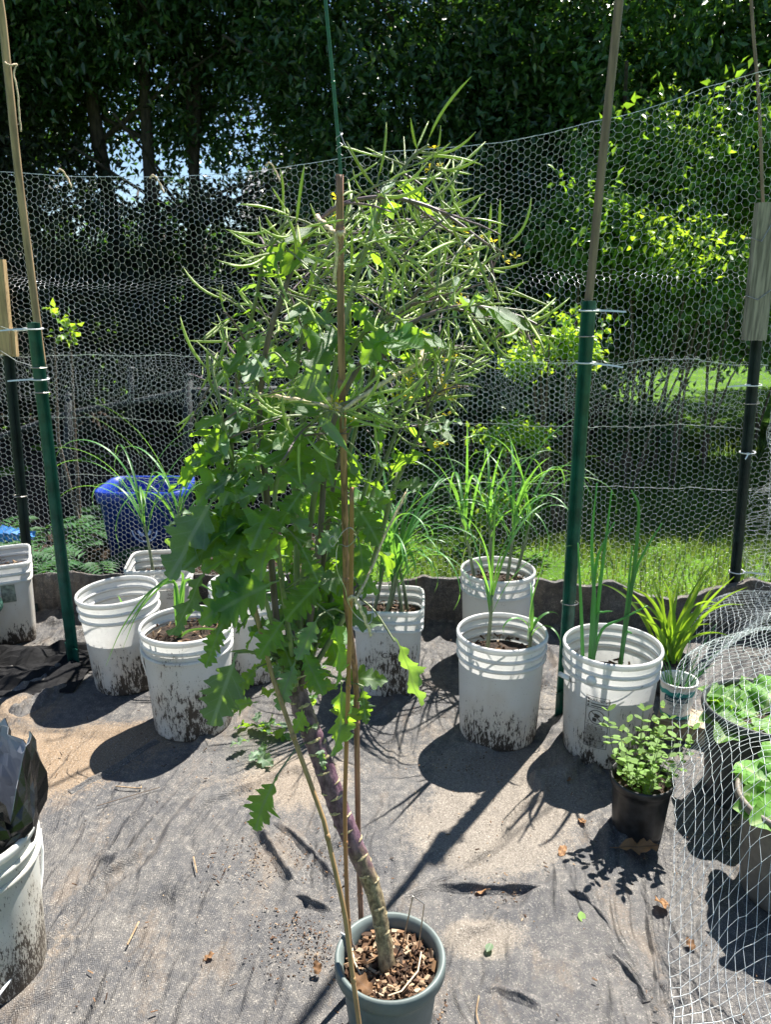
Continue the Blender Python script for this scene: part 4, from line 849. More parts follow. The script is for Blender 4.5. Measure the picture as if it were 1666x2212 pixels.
def band(x0, x1, y0, y1, mat, name, n=14, wav=0.0, eps=.0010):
    vs_ = []
    for k in range(n + 1):
        x = x0 + (x1 - x0) * k / n; vs_ += [Vector((x, y0 + wav * math.sin(k * 1.3), 0)), Vector((x, y1 + wav * math.sin(k * 1.1 + 1), 0))]
    mb_ = MB(); mb_.add(wrap(vs_, AT, r_, R_, H_, 0, eps), [(2 * k, 2 * k + 2, 2 * k + 3, 2 * k + 1) for k in range(n)]); return mb_.build(name, mat, e, local=True)
band(-.085, .085, .088, .105, M['teal'], 'teal_band', 22, .003); band(-.04, .04, .068, .090, M['navy'], 'brand_panel', eps=.0018); band(-.07, .07, .004, .016, M['teal'], 'lower_band', 22, .0015)
def tubtext(s, size, z, mat, name, dx=0.0):
    vs_, fs = text_geo(s, size); mb_ = MB(); mb_.add(wrap([Vector((v.x + dx, v.y, 0)) for v in vs_], AT, r_, R_, H_, z, .0026), fs); mb_.build(name, mat, e, local=True)
tubtext('Stonyfield', .0175, .0735, M['paleprint'], 'brand_name'); tubtext('ORGANIC', .0125, .056, M['navy'], 'organic_lettering'); tubtext('PLAIN', .006, .020, M['navy'], 'plain_lettering'); tubtext('LOWFAT', .0085, .006, M['paleprint'], 'lowfat_lettering')
mb = MB(); c_ = []
for k in range(29):
    a = 2 * math.pi * k / 28; c_ += [Vector((.006 + .024 * math.cos(a), .041 + .0085 * math.sin(a), 0)), Vector((.006 + .021 * math.cos(a), .041 + .0068 * math.sin(a), 0))]
mb.add(wrap(c_, AT, r_, R_, H_, 0, .0018), [(2 * k, 2 * k + 1, 2 * k + 3, 2 * k + 2) for k in range(28)]); mb.build('spoon_picture', M['greyprint'], e, local=True)

# crumpled black plastic at the left
c = gr(30, 1450); e = None; mb = MB(); nn = 26
for i in range(nn):
    for j in range(nn):
        x = -.32 + .62 * i / (nn - 1); y = -.20 + .40 * j / (nn - 1); z = .05 * abs(mnoise.noise((x * 5, y * 9, 2))) + .045 * abs(mnoise.noise((x * 11, y * 17, 7))) + .008
        ed = min(1, 3 * (1 - max(abs(x) / .32, abs(y) / .2)) + .1); mb.v.append(Vector((c.x + x, c.y + y + .1 * x, z * ed + .004)))
for i in range(nn - 1):
    for j in range(nn - 1): mb.f.append((i * nn + j, (i + 1) * nn + j, (i + 1) * nn + j + 1, i * nn + j + 1))
solo(mb, 'plastic_sheet', c, plain('dull_black_plastic', (.010, .010, .011), .85, spec=.2, var=.5, scale=14, bump=.3), 'crumpled sheet of black plastic lying by the dark green planter', 'plastic sheet')
# ------------------------------------------------------------------ leaves, pods and other small shared meshes
def leaf_mesh(name, mat, W=.30, lobes=5, depth=.5, droop=.25, wave=.06, fold=.18, petiole=.18, seed=0, rows=44, teeth=.14, env=.75):
    """a lobed leaf one unit long along +Y, upper face +Z"""
    rd = random.Random(seed); vs_, uv, fs = [], [], []; ph = (rd.random(), rd.random())
    cols = (-1, -.5, 0, .5, 1)
    for i in range(rows + 1):
        t_ = i / rows
        for s in cols:
            sd = 0 if s < 0 else 1
            if t_ < petiole: w = .012 + .05 * depth * max(0, math.sin(t_ / petiole * 9 + ph[sd] * 6)) * (t_ / petiole) * .8
            else:
                q = (t_ - petiole) / (1 - petiole); e_ = math.sin(math.pi * min(.999, q ** env * .96 + .04)) ** .62
                q = min(1, max(0, q + .075 * mnoise.noise((q * 4.3, seed * 3.1, sd * 5.7)) * math.sin(math.pi * q)))
                lob = abs(math.sin(math.pi * (q * lobes + ph[sd] * .5))) ** .75 * (1 - .30 * abs(math.sin(math.pi * (q * lobes * 2.6 + ph[sd])))); w = W * e_ * (1 - depth + depth * lob * (1.05 + .9 * mnoise.noise((q * 7, seed * 1.7, sd * 3.3)))) + W * teeth * abs(mnoise.noise((t_ * 60, seed * 2.3, sd * 7))) * e_ + .010
            if i == rows: w = .004
            x = s * w; edge = abs(s); y = t_ + .26 * w * edge * (1 if t_ > petiole else 0)
            z = fold * abs(x) - droop * t_ ** 2 + wave * edge * math.sin(t_ * 16 + ph[sd] * 6 + s) * min(1, w / W) + .03 * math.sin(t_ * 5 + seed)
            vs_.append((x, y * (1 - .12 * droop), z)); uv.append((.5 + x / (2 * W) * .9, t_))
    n = len(cols)
    for i in range(rows):
        for j in range(n - 1): fs.append((i * n + j, i * n + j + 1, (i + 1) * n + j + 1, (i + 1) * n + j))
    me = bpy.data.meshes.new(name); me.from_pydata(vs_, [], fs); l = me.uv_layers.new(name='UVMap')
    for k, lp in enumerate(me.loops): l.data[k].uv = uv[lp.vertex_index]
    me.polygons.foreach_set('use_smooth', [True] * len(me.polygons)); me.materials.append(mat); return me
KL = [leaf_mesh('leaf', M['kale'] if i % 3 else M['kalegla'], W=(.27, .23, .29, .21, .25, .24)[i], lobes=(5, 7, 6, 7, 6, 5)[i], depth=(.66, .72, .6, .7, .76, .68)[i], droop=(.15, .35, .5, .1, .28, .6)[i], wave=(.09, .13, .10, .14, .12, .13)[i], seed=i + 1) for i in range(6)]
KS = [leaf_mesh('leaf', M['kalegla'] if i % 2 else M['kale'], W=(.17, .13, .20)[i], lobes=3, depth=.22, droop=(.2, .45, .1)[i], wave=.03, seed=i + 20, rows=10, petiole=.1) for i in range(3)]
LT = [leaf_mesh('leaf', M['lettuce'], W=(.36, .32)[i], lobes=6, depth=.28, droop=(.3, .5)[i], wave=.09, seed=i + 30, rows=18, petiole=.15) for i in range(2)]
HL = leaf_mesh('leaf', M['herb'], W=.22, lobes=1, depth=.05, droop=.2, wave=.02, seed=40, rows=5, petiole=.08, teeth=.02)
OAK = [leaf_mesh('dead_leaf', M['dead'], W=(.27, .33, .24)[i], lobes=(4, 3, 3)[i], depth=(.6, .3, .2)[i], droop=(-.25, -.5, .3)[i], wave=(.10, .16, .1)[i], seed=i + 50, rows=16, petiole=.2) for i in range(3)]
def pod_mesh(seed, curve):
    mb = MB(); k = 6; pts, rr = [], []
    for i in range(k + 1):
        t_ = i / k; pts.append(Vector((0, t_ * (1 - .25 * curve * t_), curve * t_ * t_ * .8))); rr.append((.010, .022, .027, .025, .027, .020, .004)[i])
    mb.tube(pts, rr, 5); me = mb.mesh('seed_pod', None, True); me.materials.append(M['pod']); return me
PODS = [pod_mesh(i, c) for i, c in enumerate((.05, .25, .45, .7, -.2, .12, .55, -.4))]
def petal_mesh():
    mb = MB()
    for k in range(4):
        a = k * math.pi / 2; d = Vector((math.cos(a), math.sin(a), .55)); s = Vector((-math.sin(a), math.cos(a), 0)); mb.add([(0, 0, 0), d * .35 - s * .10, d * .9 - s * .32 + Vector((0, 0, -.08)), d * 1.05 + Vector((0, 0, -.12)), d * .9 + s * .32 + Vector((0, 0, -.08)), d * .35 + s * .10], [(0, 1, 2, 3), (0, 3, 4, 5)])
    me = mb.mesh('flower'); me.materials.append(M['flower']); return me
FLW = petal_mesh()
def frame(d, nrm):
    y = Vector(d).normalized(); z = Vector(nrm); z = z - y * z.dot(y)
    if z.length < 1e-4: z = y.orthogonal()
    z.normalize(); x = y.cross(z); return Matrix((x, y, z)).transposed()
def put(me, name, parent, p, d, nrm, size, wide=1.0):
    o = bpy.data.objects.new(name, me); COL.objects.link(o); o.parent = parent
    m = frame(d, nrm).to_4x4() @ Matrix.Diagonal((size * wide, size, size, 1)); m.translation = Vector(p) - org(parent); o.matrix_local = m; return o
def smooth(pts, k=6):
    """Catmull-Rom through the points"""
    P = [Vector(p) for p in pts]; P = [P[0] * 2 - P[1]] + P + [P[-1] * 2 - P[-2]]; out = []
    for i in range(1, len(P) - 2):
        for j in range(k):
            t_ = j / k; a, b, c, d = P[i - 1:i + 3]; out.append(.5 * ((2 * b) + (c - a) * t_ + (2 * a - 5 * b + 4 * c - d) * t_ ** 2 + (3 * b - a - 3 * c + d) * t_ ** 3))
    return out + [P[-2]]

# ------------------------------------------------------------------ the kale
rd = random.Random(21)
kb = Vector((gr(838, 2092, .17).x, gr(838, 2092, .17).y, .165))
K = thing('kale_plant', kb, 'tall kale gone to seed, purple leaning trunk, tied to bamboo stakes in a pot', 'kale')
TR = smooth([kb, at(826, 2010, 1.205), at(806, 1920, 1.225), at(768, 1830, 1.24), at(738, 1760, 1.25), at(712, 1690, 1.262), at(688, 1620, 1.275), at(662, 1555, 1.285), at(645, 1500, 1.295), at(640, 1440, 1.30)], 5)
nT = len(TR); trr = []
for i in range(nT):
    t_ = i / (nT - 1); trr.append((.0175 - .003 * min(1, t_ / .12) + .0050 * min(1, max(0, (t_ - .1) / .3))) * (1 if t_ < .85 else 1 - (t_ - .85) * 2.2) + .0008 * math.sin(i * 2.4))
mb = MB(); mb.tube(TR, trr, 14); trunk = mb.build('trunk', M['trunk'], K, True)
for k in range(52):
    i = 4 + int((nT - 10) * (k + rd.random() * .9) / 52); p = TR[i]; d = (TR[i + 1] - TR[i - 1]).normalized(); a = k * 2.4; u = d.orthogonal().normalized(); u = Quaternion(d, a) @ u; w = d.cross(u); r = trr[i] * 1.03
    vs_ = []; n = 7
    for j in range(n + 1):
        b = R(-40 + 80 * j / n); h = (1 - (2 * j / n - 1) ** 2) * rd.uniform(.0015, .0045) + .0006; o = (u * math.cos(b) + w * math.sin(b)); lift = .0016 * (1 - abs(2 * j / n - 1)); vs_ += [p + o * r - d * (h * .4 + .001), p + o * (r + lift) , p + o * r + d * (h + rd.uniform(-.001, .001))]
    mb = MB(); mb.add(vs_, [(3 * j + q, 3 * j + q + 1, 3 * j + 4 + q, 3 * j + 3 + q) for j in range(n) for q in (0, 1)]); mb.build('leaf_scar', M['scar'], trunk)
head = TR[-1]
STEMS = [  # pixel way points, depth at foot and top, foot radius, where fruiting starts
    ([(630, 1510), (604, 1380), (585, 1200), (575, 1050), (562, 930), (563, 850), (580, 730), (610, 640), (642, 555), (690, 480), (745, 440), (830, 426), (904, 440), (969, 468), (1048, 525), (1085, 545)], 1.28, 1.16, .0062, .50),
    ([(645, 1480), (655, 1250), (690, 1000), (722, 800), (765, 620), (812, 480), (839, 412), (860, 380), (893, 338), (926, 314)], 1.30, 1.24, .0058, .50),
    ([(650, 1470), (640, 1200), (650, 950), (690, 720), (758, 578), (817, 520), (860, 492), (904, 479), (960, 470)], 1.33, 1.38, .0055, .45),
    ([(655, 1470), (690, 1180), (710, 950), (790, 770), (905, 690), (998, 662), (1080, 672), (1132, 688), (1172, 708)], 1.28, 1.15, .0055, .48),
    ([(640, 1480), (690, 1150), (715, 900), (770, 740), (882, 659), (990, 598), (1060, 560), (1095, 540)], 1.32, 1.30, .0055, .48),
    ([(610, 1500), (560, 1350), (520, 1200), (505, 1050), (500, 900), (528, 760), (552, 650), (570, 560), (600, 500), (640, 470)], 1.26, 1.20, .0055, .48),
    ([(615, 1500), (575, 1300), (530, 1100), (490, 950), (470, 850), (452, 770)], 1.24, 1.16, .0048, .50),
    ([(660, 1480), (730, 1250), (800, 1080), (870, 900), (925, 800), (985, 735)], 1.34, 1.36, .0055, .50),
    ([(665, 1470), (700, 1200), (730, 1000), (800, 830), (860, 700), (925, 600), (985, 545)], 1.36, 1.42, .0052, .48),
    ([(640, 1470), (640, 1150), (630, 950), (640, 800), (672, 650), (700, 560), (735, 490), (765, 450)], 1.34, 1.34, .0055, .46),
    ([(635, 1490), (600, 1180), (600, 1030), (660, 930), (720, 880), (790, 860)], 1.20, 1.12, .0045, .55),
    ([(670, 1480), (790, 1250), (850, 1060), (900, 950), (945, 850), (985, 790)], 1.30, 1.22, .0052, .55),
    ([(640, 1490), (610, 1250), (560, 1020), (545, 860), (600, 720), (680, 610), (760, 560)], 1.36, 1.42, .0050, .48),
    ([(650, 1480), (720, 1160), (760, 960), (810, 780), (830, 640), (850, 560), (900, 480)], 1.38, 1.44, .0052, .48),
    ([(645, 1480), (670, 1150), (690, 900), (660, 740), (620, 620), (590, 560)], 1.40, 1.45, .0048, .50),
    ([(650, 1480), (760, 1150), (830, 930), (900, 770), (940, 660), (1000, 620)], 1.40, 1.46, .0048, .50),
]
OUT = [(372, 940), (368, 880), (385, 780), (435, 640), (515, 510), (550, 355), (655, 355), (700, 430), (765, 325), (865, 235), (940, 232), (1005, 285), (1035, 390), (1120, 475), (1108, 560), (1090, 610), (1195, 640), (1232, 720), (1185, 795), (1085, 795), (1035, 830), (1000, 960), (960, 995), (900, 1040), (600, 1040), (520, 1000), (420, 960)]
def topx(q):
    zc = q.y * cp + (CZ - q.z) * sp; return 833 + F * q.x / zc, 1106 + F * (-(q.z - CZ) * cp - q.y * sp) / zc
def inside(x, y, poly):
    c = False; j = len(poly) - 1
    for i in range(len(poly)):
        (x0, y0), (x1, y1) = poly[i], poly[j]
        if (y0 > y) != (y1 > y) and x < (x1 - x0) * (y - y0) / (y1 - y0) + x0: c = not c
        j = i
    return c
podlist = []
def raceme(p0, d0, L, npod, axis, par, sag=.25, plen=(.042, .094), rad=.0016):
    d = Vector(d0).normalized(); pts = [Vector(p0)]; K_ = 8
    for i in range(K_):
        d = (d + Vector((0, 0, -sag / K_)) + Vector((rd.gauss(0, .05), rd.gauss(0, .05), rd.gauss(0, .05)))).normalized(); pts.append(pts[-1] + d * L / K_)
    if not inside(*topx(pts[-1] + d * .02), OUT): return None
    mb = MB(); mb.tube(pts, [rad * (1 - .65 * i / K_) + .0004 for i in range(K_ + 1)], 5)
    spin = rd.uniform(0, 6.28)
    for k in range(npod):
        t_ = .22 + .76 * (k + rd.random() * .6) / npod; f_ = t_ * K_; i = min(int(f_), K_ - 1); p = pts[i].lerp(pts[i + 1], f_ - i); dd = (pts[i + 1] - pts[i]).normalized()
        u = Quaternion(dd, spin + k * 2.4) @ dd.orthogonal().normalized(); pd = (dd * rd.uniform(.25, .9) + u * rd.uniform(.7, 1.1) + Vector((0, 0, rd.uniform(-.45, .35)))).normalized()
        pe = p + pd * rd.uniform(.009, .017); mb.tube([p, pe], [.0007, .0009], 4, False)
        podlist.append((pe, (pd + Vector((0, 0, rd.uniform(-.25, .25))) + dd * .3).normalized(), rd.uniform(*plen) * (1 - .35 * max(0, t_ - .7) / .3), (rd.gauss(0, .6), rd.gauss(0, .6), 1)))
    mb.build('raceme', M['stalkp'] if rd.random() < .5 else M['stalk'], par, True); return pts
AX = Vector((at(745, 700, 1.30).x, 1.30, 0))
leafspots = []
for si, (pp, y0, y1, r0, fr) in enumerate(STEMS):
    n = len(pp); P3 = [at(x, y, y0 + (y1 - y0) * min(1, (i / (n - 1)) * 1.3) + .012 * math.sin(i * 1.7 + si)) for i, (x, y) in enumerate(pp)]
    P3[0] = P3[0].lerp(TR[-4 - (si % 5)], .75); S = smooth(P3, 6); m = len(S)
    mb = MB(); mb.tube(S, [r0 * (1 - .78 * (i / (m - 1)) ** .9) + .0004 for i in range(m)], 8); stem = mb.build('stem', M['stalkp'] if si in (0, 3, 8, 14) else M['stalk'], K, True)
    nr = 10 if si not in (6, 10) else 6
    for k in range(nr):
        t_ = fr + (1 - fr) * .92 * (k + rd.random() * .7) / nr; i = min(int(t_ * (m - 1)), m - 2); p = S[i]; dd = (S[i + 1] - S[i]).normalized()
        out = Vector((p.x - AX.x, (p.y - AX.y) * 1.2, 0)); out = out.normalized() if out.length > .02 else Vector((rd.gauss(0, 1), rd.gauss(0, 1), 0)).normalized()
        ran = Vector((rd.gauss(0, 1), rd.gauss(0, 1), rd.gauss(0, .25))).normalized()
        d0 = dd * rd.uniform(.2, .6) + out * rd.uniform(.1, .6) + ran * .75 + Vector((0, 0, -.12)); L = rd.uniform(.08, .16) if k < nr - 1 else .09
        for tr in range(5):
            if raceme(p, d0, L, rd.randint(3, 6), None, stem, rd.uniform(.1, .6)): break
            d0 = d0 + Vector((rd.gauss(0, .7), rd.gauss(0, .5), rd.gauss(0, .5))) + (AX + Vector((0, 0, 1.25)) - p).normalized() * .4; L *= .85
    # terminal pods along the stem end
    spin = rd.uniform(0, 6)
    mbp = MB()
    for k in range(8):
        t_ = .78 + .22 * (k + .5) / 8; i = min(int(t_ * (m - 1)), m - 2); p = S[i]; dd = (S[i + 1] - S[i]).normalized(); u = Quaternion(dd, spin + k * 2.4) @ dd.orthogonal().normalized()
        pd = (dd * rd.uniform(.4, 1) + u * .9 + Vector((0, 0, rd.uniform(-.3, .3)))).normalized(); pe = p + pd * .014; mbp.tube([p, pe], [.0008, .0009], 4, False)
        if si == 3 and k % 2: pd = (pd + Vector((0, 0, -1.3))).normalized()
        podlist.append((pe, pd, rd.uniform(.06, .088), (rd.gauss(0, .5), rd.gauss(0, .5), 1)))
    mbp.build('pedicel_row', M['stalk'], stem, kind='stuff')
    for k in range(15):
        t_ = rd.uniform(.14, .74); i = min(int(t_ * (m - 1)), m - 2); leafspots.append((S[i], (S[i + 1] - S[i]).normalized(), t_, stem))
RAYS = [at(755, 1540, 1.16), at(750, 1400, 1.17), at(890, 1440, 1.20), at(760, 1580, 1.16), at(765, 1440, 1.17)]
def shades(q):
    for r_ in RAYS:
        w = q - r_; t_ = w.dot(SDIR)
        if t_ > .07 and (w - SDIR * t_).length < .06: return True
    return False
podlist = [q for q in podlist if not (shades(q[0]) and rd.random() < .7) and (inside(*topx(q[0] + q[1] * q[2] * .9), OUT) or rd.random() < .12)]
# pods: the first 300 in view are parts, the rest one joined part
podlist.sort(key=lambda q: q[0].y); order = list(range(len(podlist))); indiv = set(rd.sample(order[:int(len(order) * .8)], min(298, int(len(order) * .8))))
rest = MB()
for i, (p, d, L, nn) in enumerate(podlist):
    me = PODS[i % len(PODS)]
    if i in indiv: put(me, 'seed_pod', K, p, d, nn, L, .95)
    else:
        m = frame(d, nn).to_4x4() @ Matrix.Diagonal((L, L, L, 1)); m.translation = p; rest.add([m @ v.co for v in me.vertices], [tuple(q.vertices) for q in me.polygons])
rest.build('seed_pod_mass', M['pod'], K, True, kind='stuff')
print('pods', len(podlist))
# leaves along the stems
nleaf = 0
for p, dd, t_, stem in leafspots:
    out = Vector((p.x - AX.x, p.y - AX.y, 0)) + Vector((rd.gauss(0, .12), rd.gauss(0, .12), 0)); out = out.normalized()
    d = (out * .9 + Vector((rd.gauss(0, .45), rd.gauss(0, .45) - .15, rd.uniform(-.75, .35)))).normalized(); big = t_ < .46
    nrm = Vector((rd.gauss(0, .5), rd.gauss(0, .5) - .25, 1))
    if shades(p + d * .05): continue
    if big: put(rd.choice(KL), 'leaf', K, p, d, nrm, rd.uniform(.065, .135), rd.uniform(.85, 1.15))
    else: put(rd.choice(KS + KL[3:4]), 'leaf', K, p, d, nrm, rd.uniform(.04, .082), rd.uniform(.8, 1.1))
    nleaf += 1
# the conspicuous leaves
HERO = [((470, 1072), (352, 1240), 1.14, 0, 1.0, (-.3, -1, .5)), ((575, 1188), (440, 1206), 1.13, 4, .9, (0, -.6, 1)), ((600, 1255), (440, 1312), 1.12, 2, 1.1, (.1, -1, .9)), ((480, 980), (350, 1024), 1.15, 1, .9, (-.2, .6, 1)),
        ((450, 1225), (376, 1372), 1.14, 3, .7, (.8, -.6, .2)), ((512, 1410), (455, 1570), 1.17, 0, 1.0, (.1, -1, .35)), ((490, 1330), (430, 1440), 1.16, 1, .8, (-.3, -1, .2)), ((600, 1672), (536, 1800), 1.18, 4, .9, (-.2, -.8, .5)),
        ((735, 1470), (772, 1608), 1.16, 2, 1.0, (.3, .55, .45)), ((716, 1330), (780, 1452), 1.17, 2, 1.0, (.3, .5, .5)), ((848, 1378), (926, 1506), 1.20, 0, 1.05, (.45, .5, .4)), ((852, 1268), (872, 1348), 1.19, 5, 1.1, (0, -1, .3)),
        ((646, 1172), (688, 1248), 1.12, 1, 1.0, (.3, -1, .3)), ((772, 1160), (800, 1262), 1.18, 5, .9, (.4, -1, .3)), ((850, 1052), (915, 1040), 1.20, 0, 1.1, (.2, -.6, 1)), ((840, 1030), (905, 955), 1.22, 4, 1.0, (.1, .5, 1)),
        ((850, 712), (786, 760), 1.14, 2, 1.2, (0, -.8, .5)), ((575, 590), (585, 545), 1.15, 5, 1.2, (0, -1, .4)), ((560, 700), (525, 690), 1.15, 2, 1.0, (0, .3, 1)), ((590, 1000), (655, 1040), 1.12, 4, 1.0, (0, -.4, 1)),
        ((530, 1010), (445, 1070), 1.14, 3, .9, (0, -.7, 1)), ((640, 900), (690, 800), 1.16, 0, 1.1, (0, -1, .3)), ((700, 1250), (610, 1330), 1.15, 2, 1.0, (0, -1, .7)), ((620, 1330), (555, 1420), 1.18, 4, 1.0, (0, -1, .5)),
        ((650, 1400), (700, 1500), 1.2, 1, .9, (.2, -1, .4)), ((640, 1420), (600, 1530), 1.21, 3, .9, (-.2, -1, .4)), ((690, 1330), (640, 1420), 1.2, 0, .9, (-.2, -1, .6)), ((790, 1230), (850, 1310), 1.22, 4, .9, (.2, -1, .5)),
        ((760, 1080), (830, 1160), 1.2, 2, 1.0, (.1, -.7, .8)), ((580, 940), (500, 990), 1.16, 0, 1.0, (0, .4, 1)), ((540, 830), (480, 900), 1.2, 1, 1.0, (0, .5, 1)), ((620, 790), (560, 830), 1.16, 4, 1.0, (0, .5, 1)), ((690, 1600), (700, 1660), 1.25, 3, .7, (0, -1, .3)),
        ((780, 1480), (800, 1560), 1.24, 1, .9, (.3, -.6, .4)), ((560, 1440), (500, 1500), 1.22, 5, .9, (0, -1, .6)), ((800, 880), (850, 960), 1.2, 1, .9, (.2, .4, 1)), ((720, 970), (790, 1030), 1.15, 0, 1.0, (0, .5, 1)), ((660, 1050), (600, 1130), 1.13, 4, 1.0, (0, -1, .6)), ((810, 1080), (885, 1150), 1.24, 1, 1.0, (.2, -.5, 1)), ((800, 1180), (870, 1230), 1.26, 3, 1.0, (.2, -.8, .7)), ((780, 980), (850, 1000), 1.22, 4, 1.0, (.1, .5, 1)), ((740, 1130), (690, 1190), 1.16, 0, 1.0, (0, -.8, .8)), ((560, 1100), (500, 1150), 1.16, 1, 1.0, (0, -.8, .8))]
for hi, (b, t_, Y, k, w, nn) in enumerate(HERO):
    if hi not in (8, 9, 10) and shades((at(*b, Y) + at(*t_, Y)) / 2): continue
    p0, p1 = at(*b, Y + .02), at(*t_, Y - .015); put(KL[k], 'leaf', K, p0, p1 - p0, nn, (p1 - p0).length * 1.06, w * 1.08)
    # petiole back to the nearest stem
    c_ = min((q[0] for q in leafspots), key=lambda s: (s - p0).length)
    if b[1] > 1400: c_ = min(TR[-14:], key=lambda s: (s - p0).length)
    mbp = MB(); mid = p0.lerp(c_, .5) + Vector((0, 0, .012)); mbp.tube(smooth([c_, mid, p0, p0 + (p1 - p0) * .06], 4), .0017, 6); mbp.build('petiole', M['stalk'], K, True)
# young leaf tufts round the trunk head
for k in range(46):
    p = TR[-2 - rd.randint(0, 9)]; a = rd.uniform(0, 6.28); d = Vector((math.cos(a), math.sin(a) - .25, rd.uniform(-.35, .9)))
    if shades(p + d * .06): continue
    put(rd.choice(KL + KS), 'leaf', K, p + d.normalized() * rd.uniform(0, .06) + Vector((rd.uniform(-.05, .05), 0, rd.uniform(-.03, .16))), d, (rd.gauss(0, .5), rd.gauss(0, .5) - .3, 1), rd.uniform(.05, .095), 1.0)
for px, py, Y, n in ((958, 828, 1.22, 5), (880, 832, 1.2, 5), (955, 845, 1.24, 4), (940, 962, 1.22, 6), (735, 885, 1.09, 2), (712, 888, 1.10, 1), (740, 908, 1.09, 1), (1000, 520, 1.2, 4), (880, 850, 1.2, 3), (985, 870, 1.2, 3), (970, 778, 1.22, 3), (745, 455, 1.2, 2), (930, 345, 1.22, 3), (1090, 545, 1.14, 4), (985, 640, 1.2, 2)):
    c_ = at(px, py, Y); s_ = min((q[0] for q in podlist), key=lambda s: (s - c_).length); mbp = MB()
    for k in range(n):
        p = c_ + Vector((rd.gauss(0, .011), rd.gauss(0, .01), rd.gauss(0, .011))); put(FLW, 'flower', K, p, (rd.gauss(0, 1), rd.gauss(0, 1), .2), (rd.gauss(0, .6), rd.gauss(0, .6) - .4, 1), rd.uniform(.006, .0095)); mbp.tube([c_ + Vector((0, 0, -.012)), p], .0006, 4, False)
    mbp.tube([s_, s_.lerp(c_, .5) + Vector((0, 0, .008)), c_ + Vector((0, 0, -.012))], .0009, 4, False); mbp.build('flower_stalk', M['stalk'], K)

# bamboo stakes and ties
SG = 'bamboo stakes round the kale'
pole([at(784, 2000, 1.315) - Vector((0, 0, .14)), at(775, 1850, 1.31), at(768, 1463, 1.27), at(750, 1300, 1.19), at(743, 1000, 1.13), at(736, 700, 1.10), at(734, 378, 1.09)], .0058, M['bamboo_red'], 'bamboo_stake', 'tallest bamboo stake, reddish with dark streaks, knotted twine half way up', 'stake', (.13, .32, .55, .78, .96), 9, SG)
pole([at(757, 2040, 1.16), at(750, 1951, 1.155), at(745, 1735, 1.15), at(752, 1500, 1.14), at(758, 1300, 1.12), at(760, 1053, 1.11)], .0040, M['bamboo_or'], 'bamboo_stake', 'slim orange brown bamboo stake wired to the tallest stake', 'stake', (.12, .34, .62), 8, SG)
pole([Vector((at(800, 2389, 1.045).x, 1.045, -.02)), at(776, 2212, 1.06), at(745, 1969, 1.09), at(700, 1772, 1.13), at(637, 1599, 1.17), at(589, 1463, 1.21), at(545, 1290, 1.25)], .0046, M['bamboo'], 'bamboo_stake', 'tan bamboo stake slanting across the front of the kale pot', 'stake', (.10, .26, .48, .7), 8, SG)
def twine(pts, r, label, fuzz=60, seed=1, name='jute_twine'):
    P = smooth(pts, 7); e = thing(name, pts[0], label, 'twine'); mb = MB(); rd2 = random.Random(seed)
    mb.tube([p + Vector((math.cos(i * 1.3), math.sin(i * 1.3), math.sin(i * 1.3 + 1))) * r * .25 for i, p in enumerate(P)], r, 6); mb.build('cord', M['twine'], e, True); mb = MB()
    for k in range(fuzz):
        p = rd2.choice(P); d = Vector((rd2.gauss(0, 1), rd2.gauss(0, 1), rd2.gauss(0, 1))).normalized() * rd2.uniform(.004, .011); mb.tube([p, p + d * .6, p + d + Vector((0, 0, -.002))], [.00028, .00022, .0001], 3, False)
    mb.build('loose_fibre', M['twine'], e, kind='stuff'); return e
twine([at(548, 850, 1.17), at(610, 858, 1.14), at(680, 872, 1.12), at(728, 882, 1.108), at(737, 884, 1.10)], .0029, 'hairy jute twine tied from the tall stake to the drooping left stems', 110, 1)
twine([at(737, 886, 1.10), at(745, 882, 1.098), at(800, 845, 1.12), at(860, 808, 1.16), at(905, 782, 1.2), at(915, 740, 1.24)], .0031, 'hairy jute twine tied from the tall stake to the flowering right stems', 130, 2)
twine([at(700, 868, 1.095), at(712, 862, 1.09), at(722, 872, 1.09), at(735, 880, 1.085)], .0026, 'fuzzy loose end of jute twine at the stake knot', 60, 3)
twine([at(684, 468, 1.2), at(705, 488, 1.15), at(722, 502, 1.11), at(735, 505, 1.083), at(745, 502, 1.095)], .0034, 'hairy jute twine tying the arching top stem to the stake', 110, 4)
twine([at(726, 505, 1.085), at(728, 545, 1.085), at(722, 610, 1.09)], .0022, 'frayed end of jute twine hanging down along the tall stake', 60, 5)
twine([at(768, 1296, 1.115), at(800, 1235, 1.16), at(830, 1160, 1.2), at(855, 1110, 1.22), at(878, 1063, 1.24)], .0020, 'jute twine slanting up from the slim stake to the right stems', 80, 6)
twine([at(752, 1296, 1.108), at(762, 1288, 1.10), at(775, 1305, 1.10), at(790, 1340, 1.10), at(803, 1372, 1.10)], .0026, 'loose end of thick jute twine hanging off the slim stake', 50, 7)
twine([at(625, 1475, 1.24), at(650, 1462, 1.235), at(690, 1448, 1.23)], .0014, 'thin twine tied round the stem foot above the trunk', 20, 8)
b_ = b1.y - .06
twine([at(10, 135, b_), at(22, 142, b_ - .03), at(36, 140, b_ - .01), at(30, 160, b_ - .02), at(38, 200, b_ - .02), at(42, 250, b_ - .02), at(46, 285, b_ - .02)], .0025, 'frayed twine knotted round the tan wooden pole', 40, 9)
for i, (px, py, lab) in enumerate(((135, 385, 'brown twine knot on the wire top behind the tan pole'), (335, 398, 'brown twine knot on the wire top below the bare trunks'), (585, 372, 'brown twine knot on the wire top left of the seed pods'))):
    q = at(px, py, fenceY(at(px, py, 3.2).x) - .03); twine([q + Vector((-.02, 0, .02)), q + Vector((.0, -.01, .03)), q + Vector((.02, 0, .0)), q + Vector((.035, -.01, -.035))], .0035, lab.replace('left of', 'beside'), 20, 20 + i)
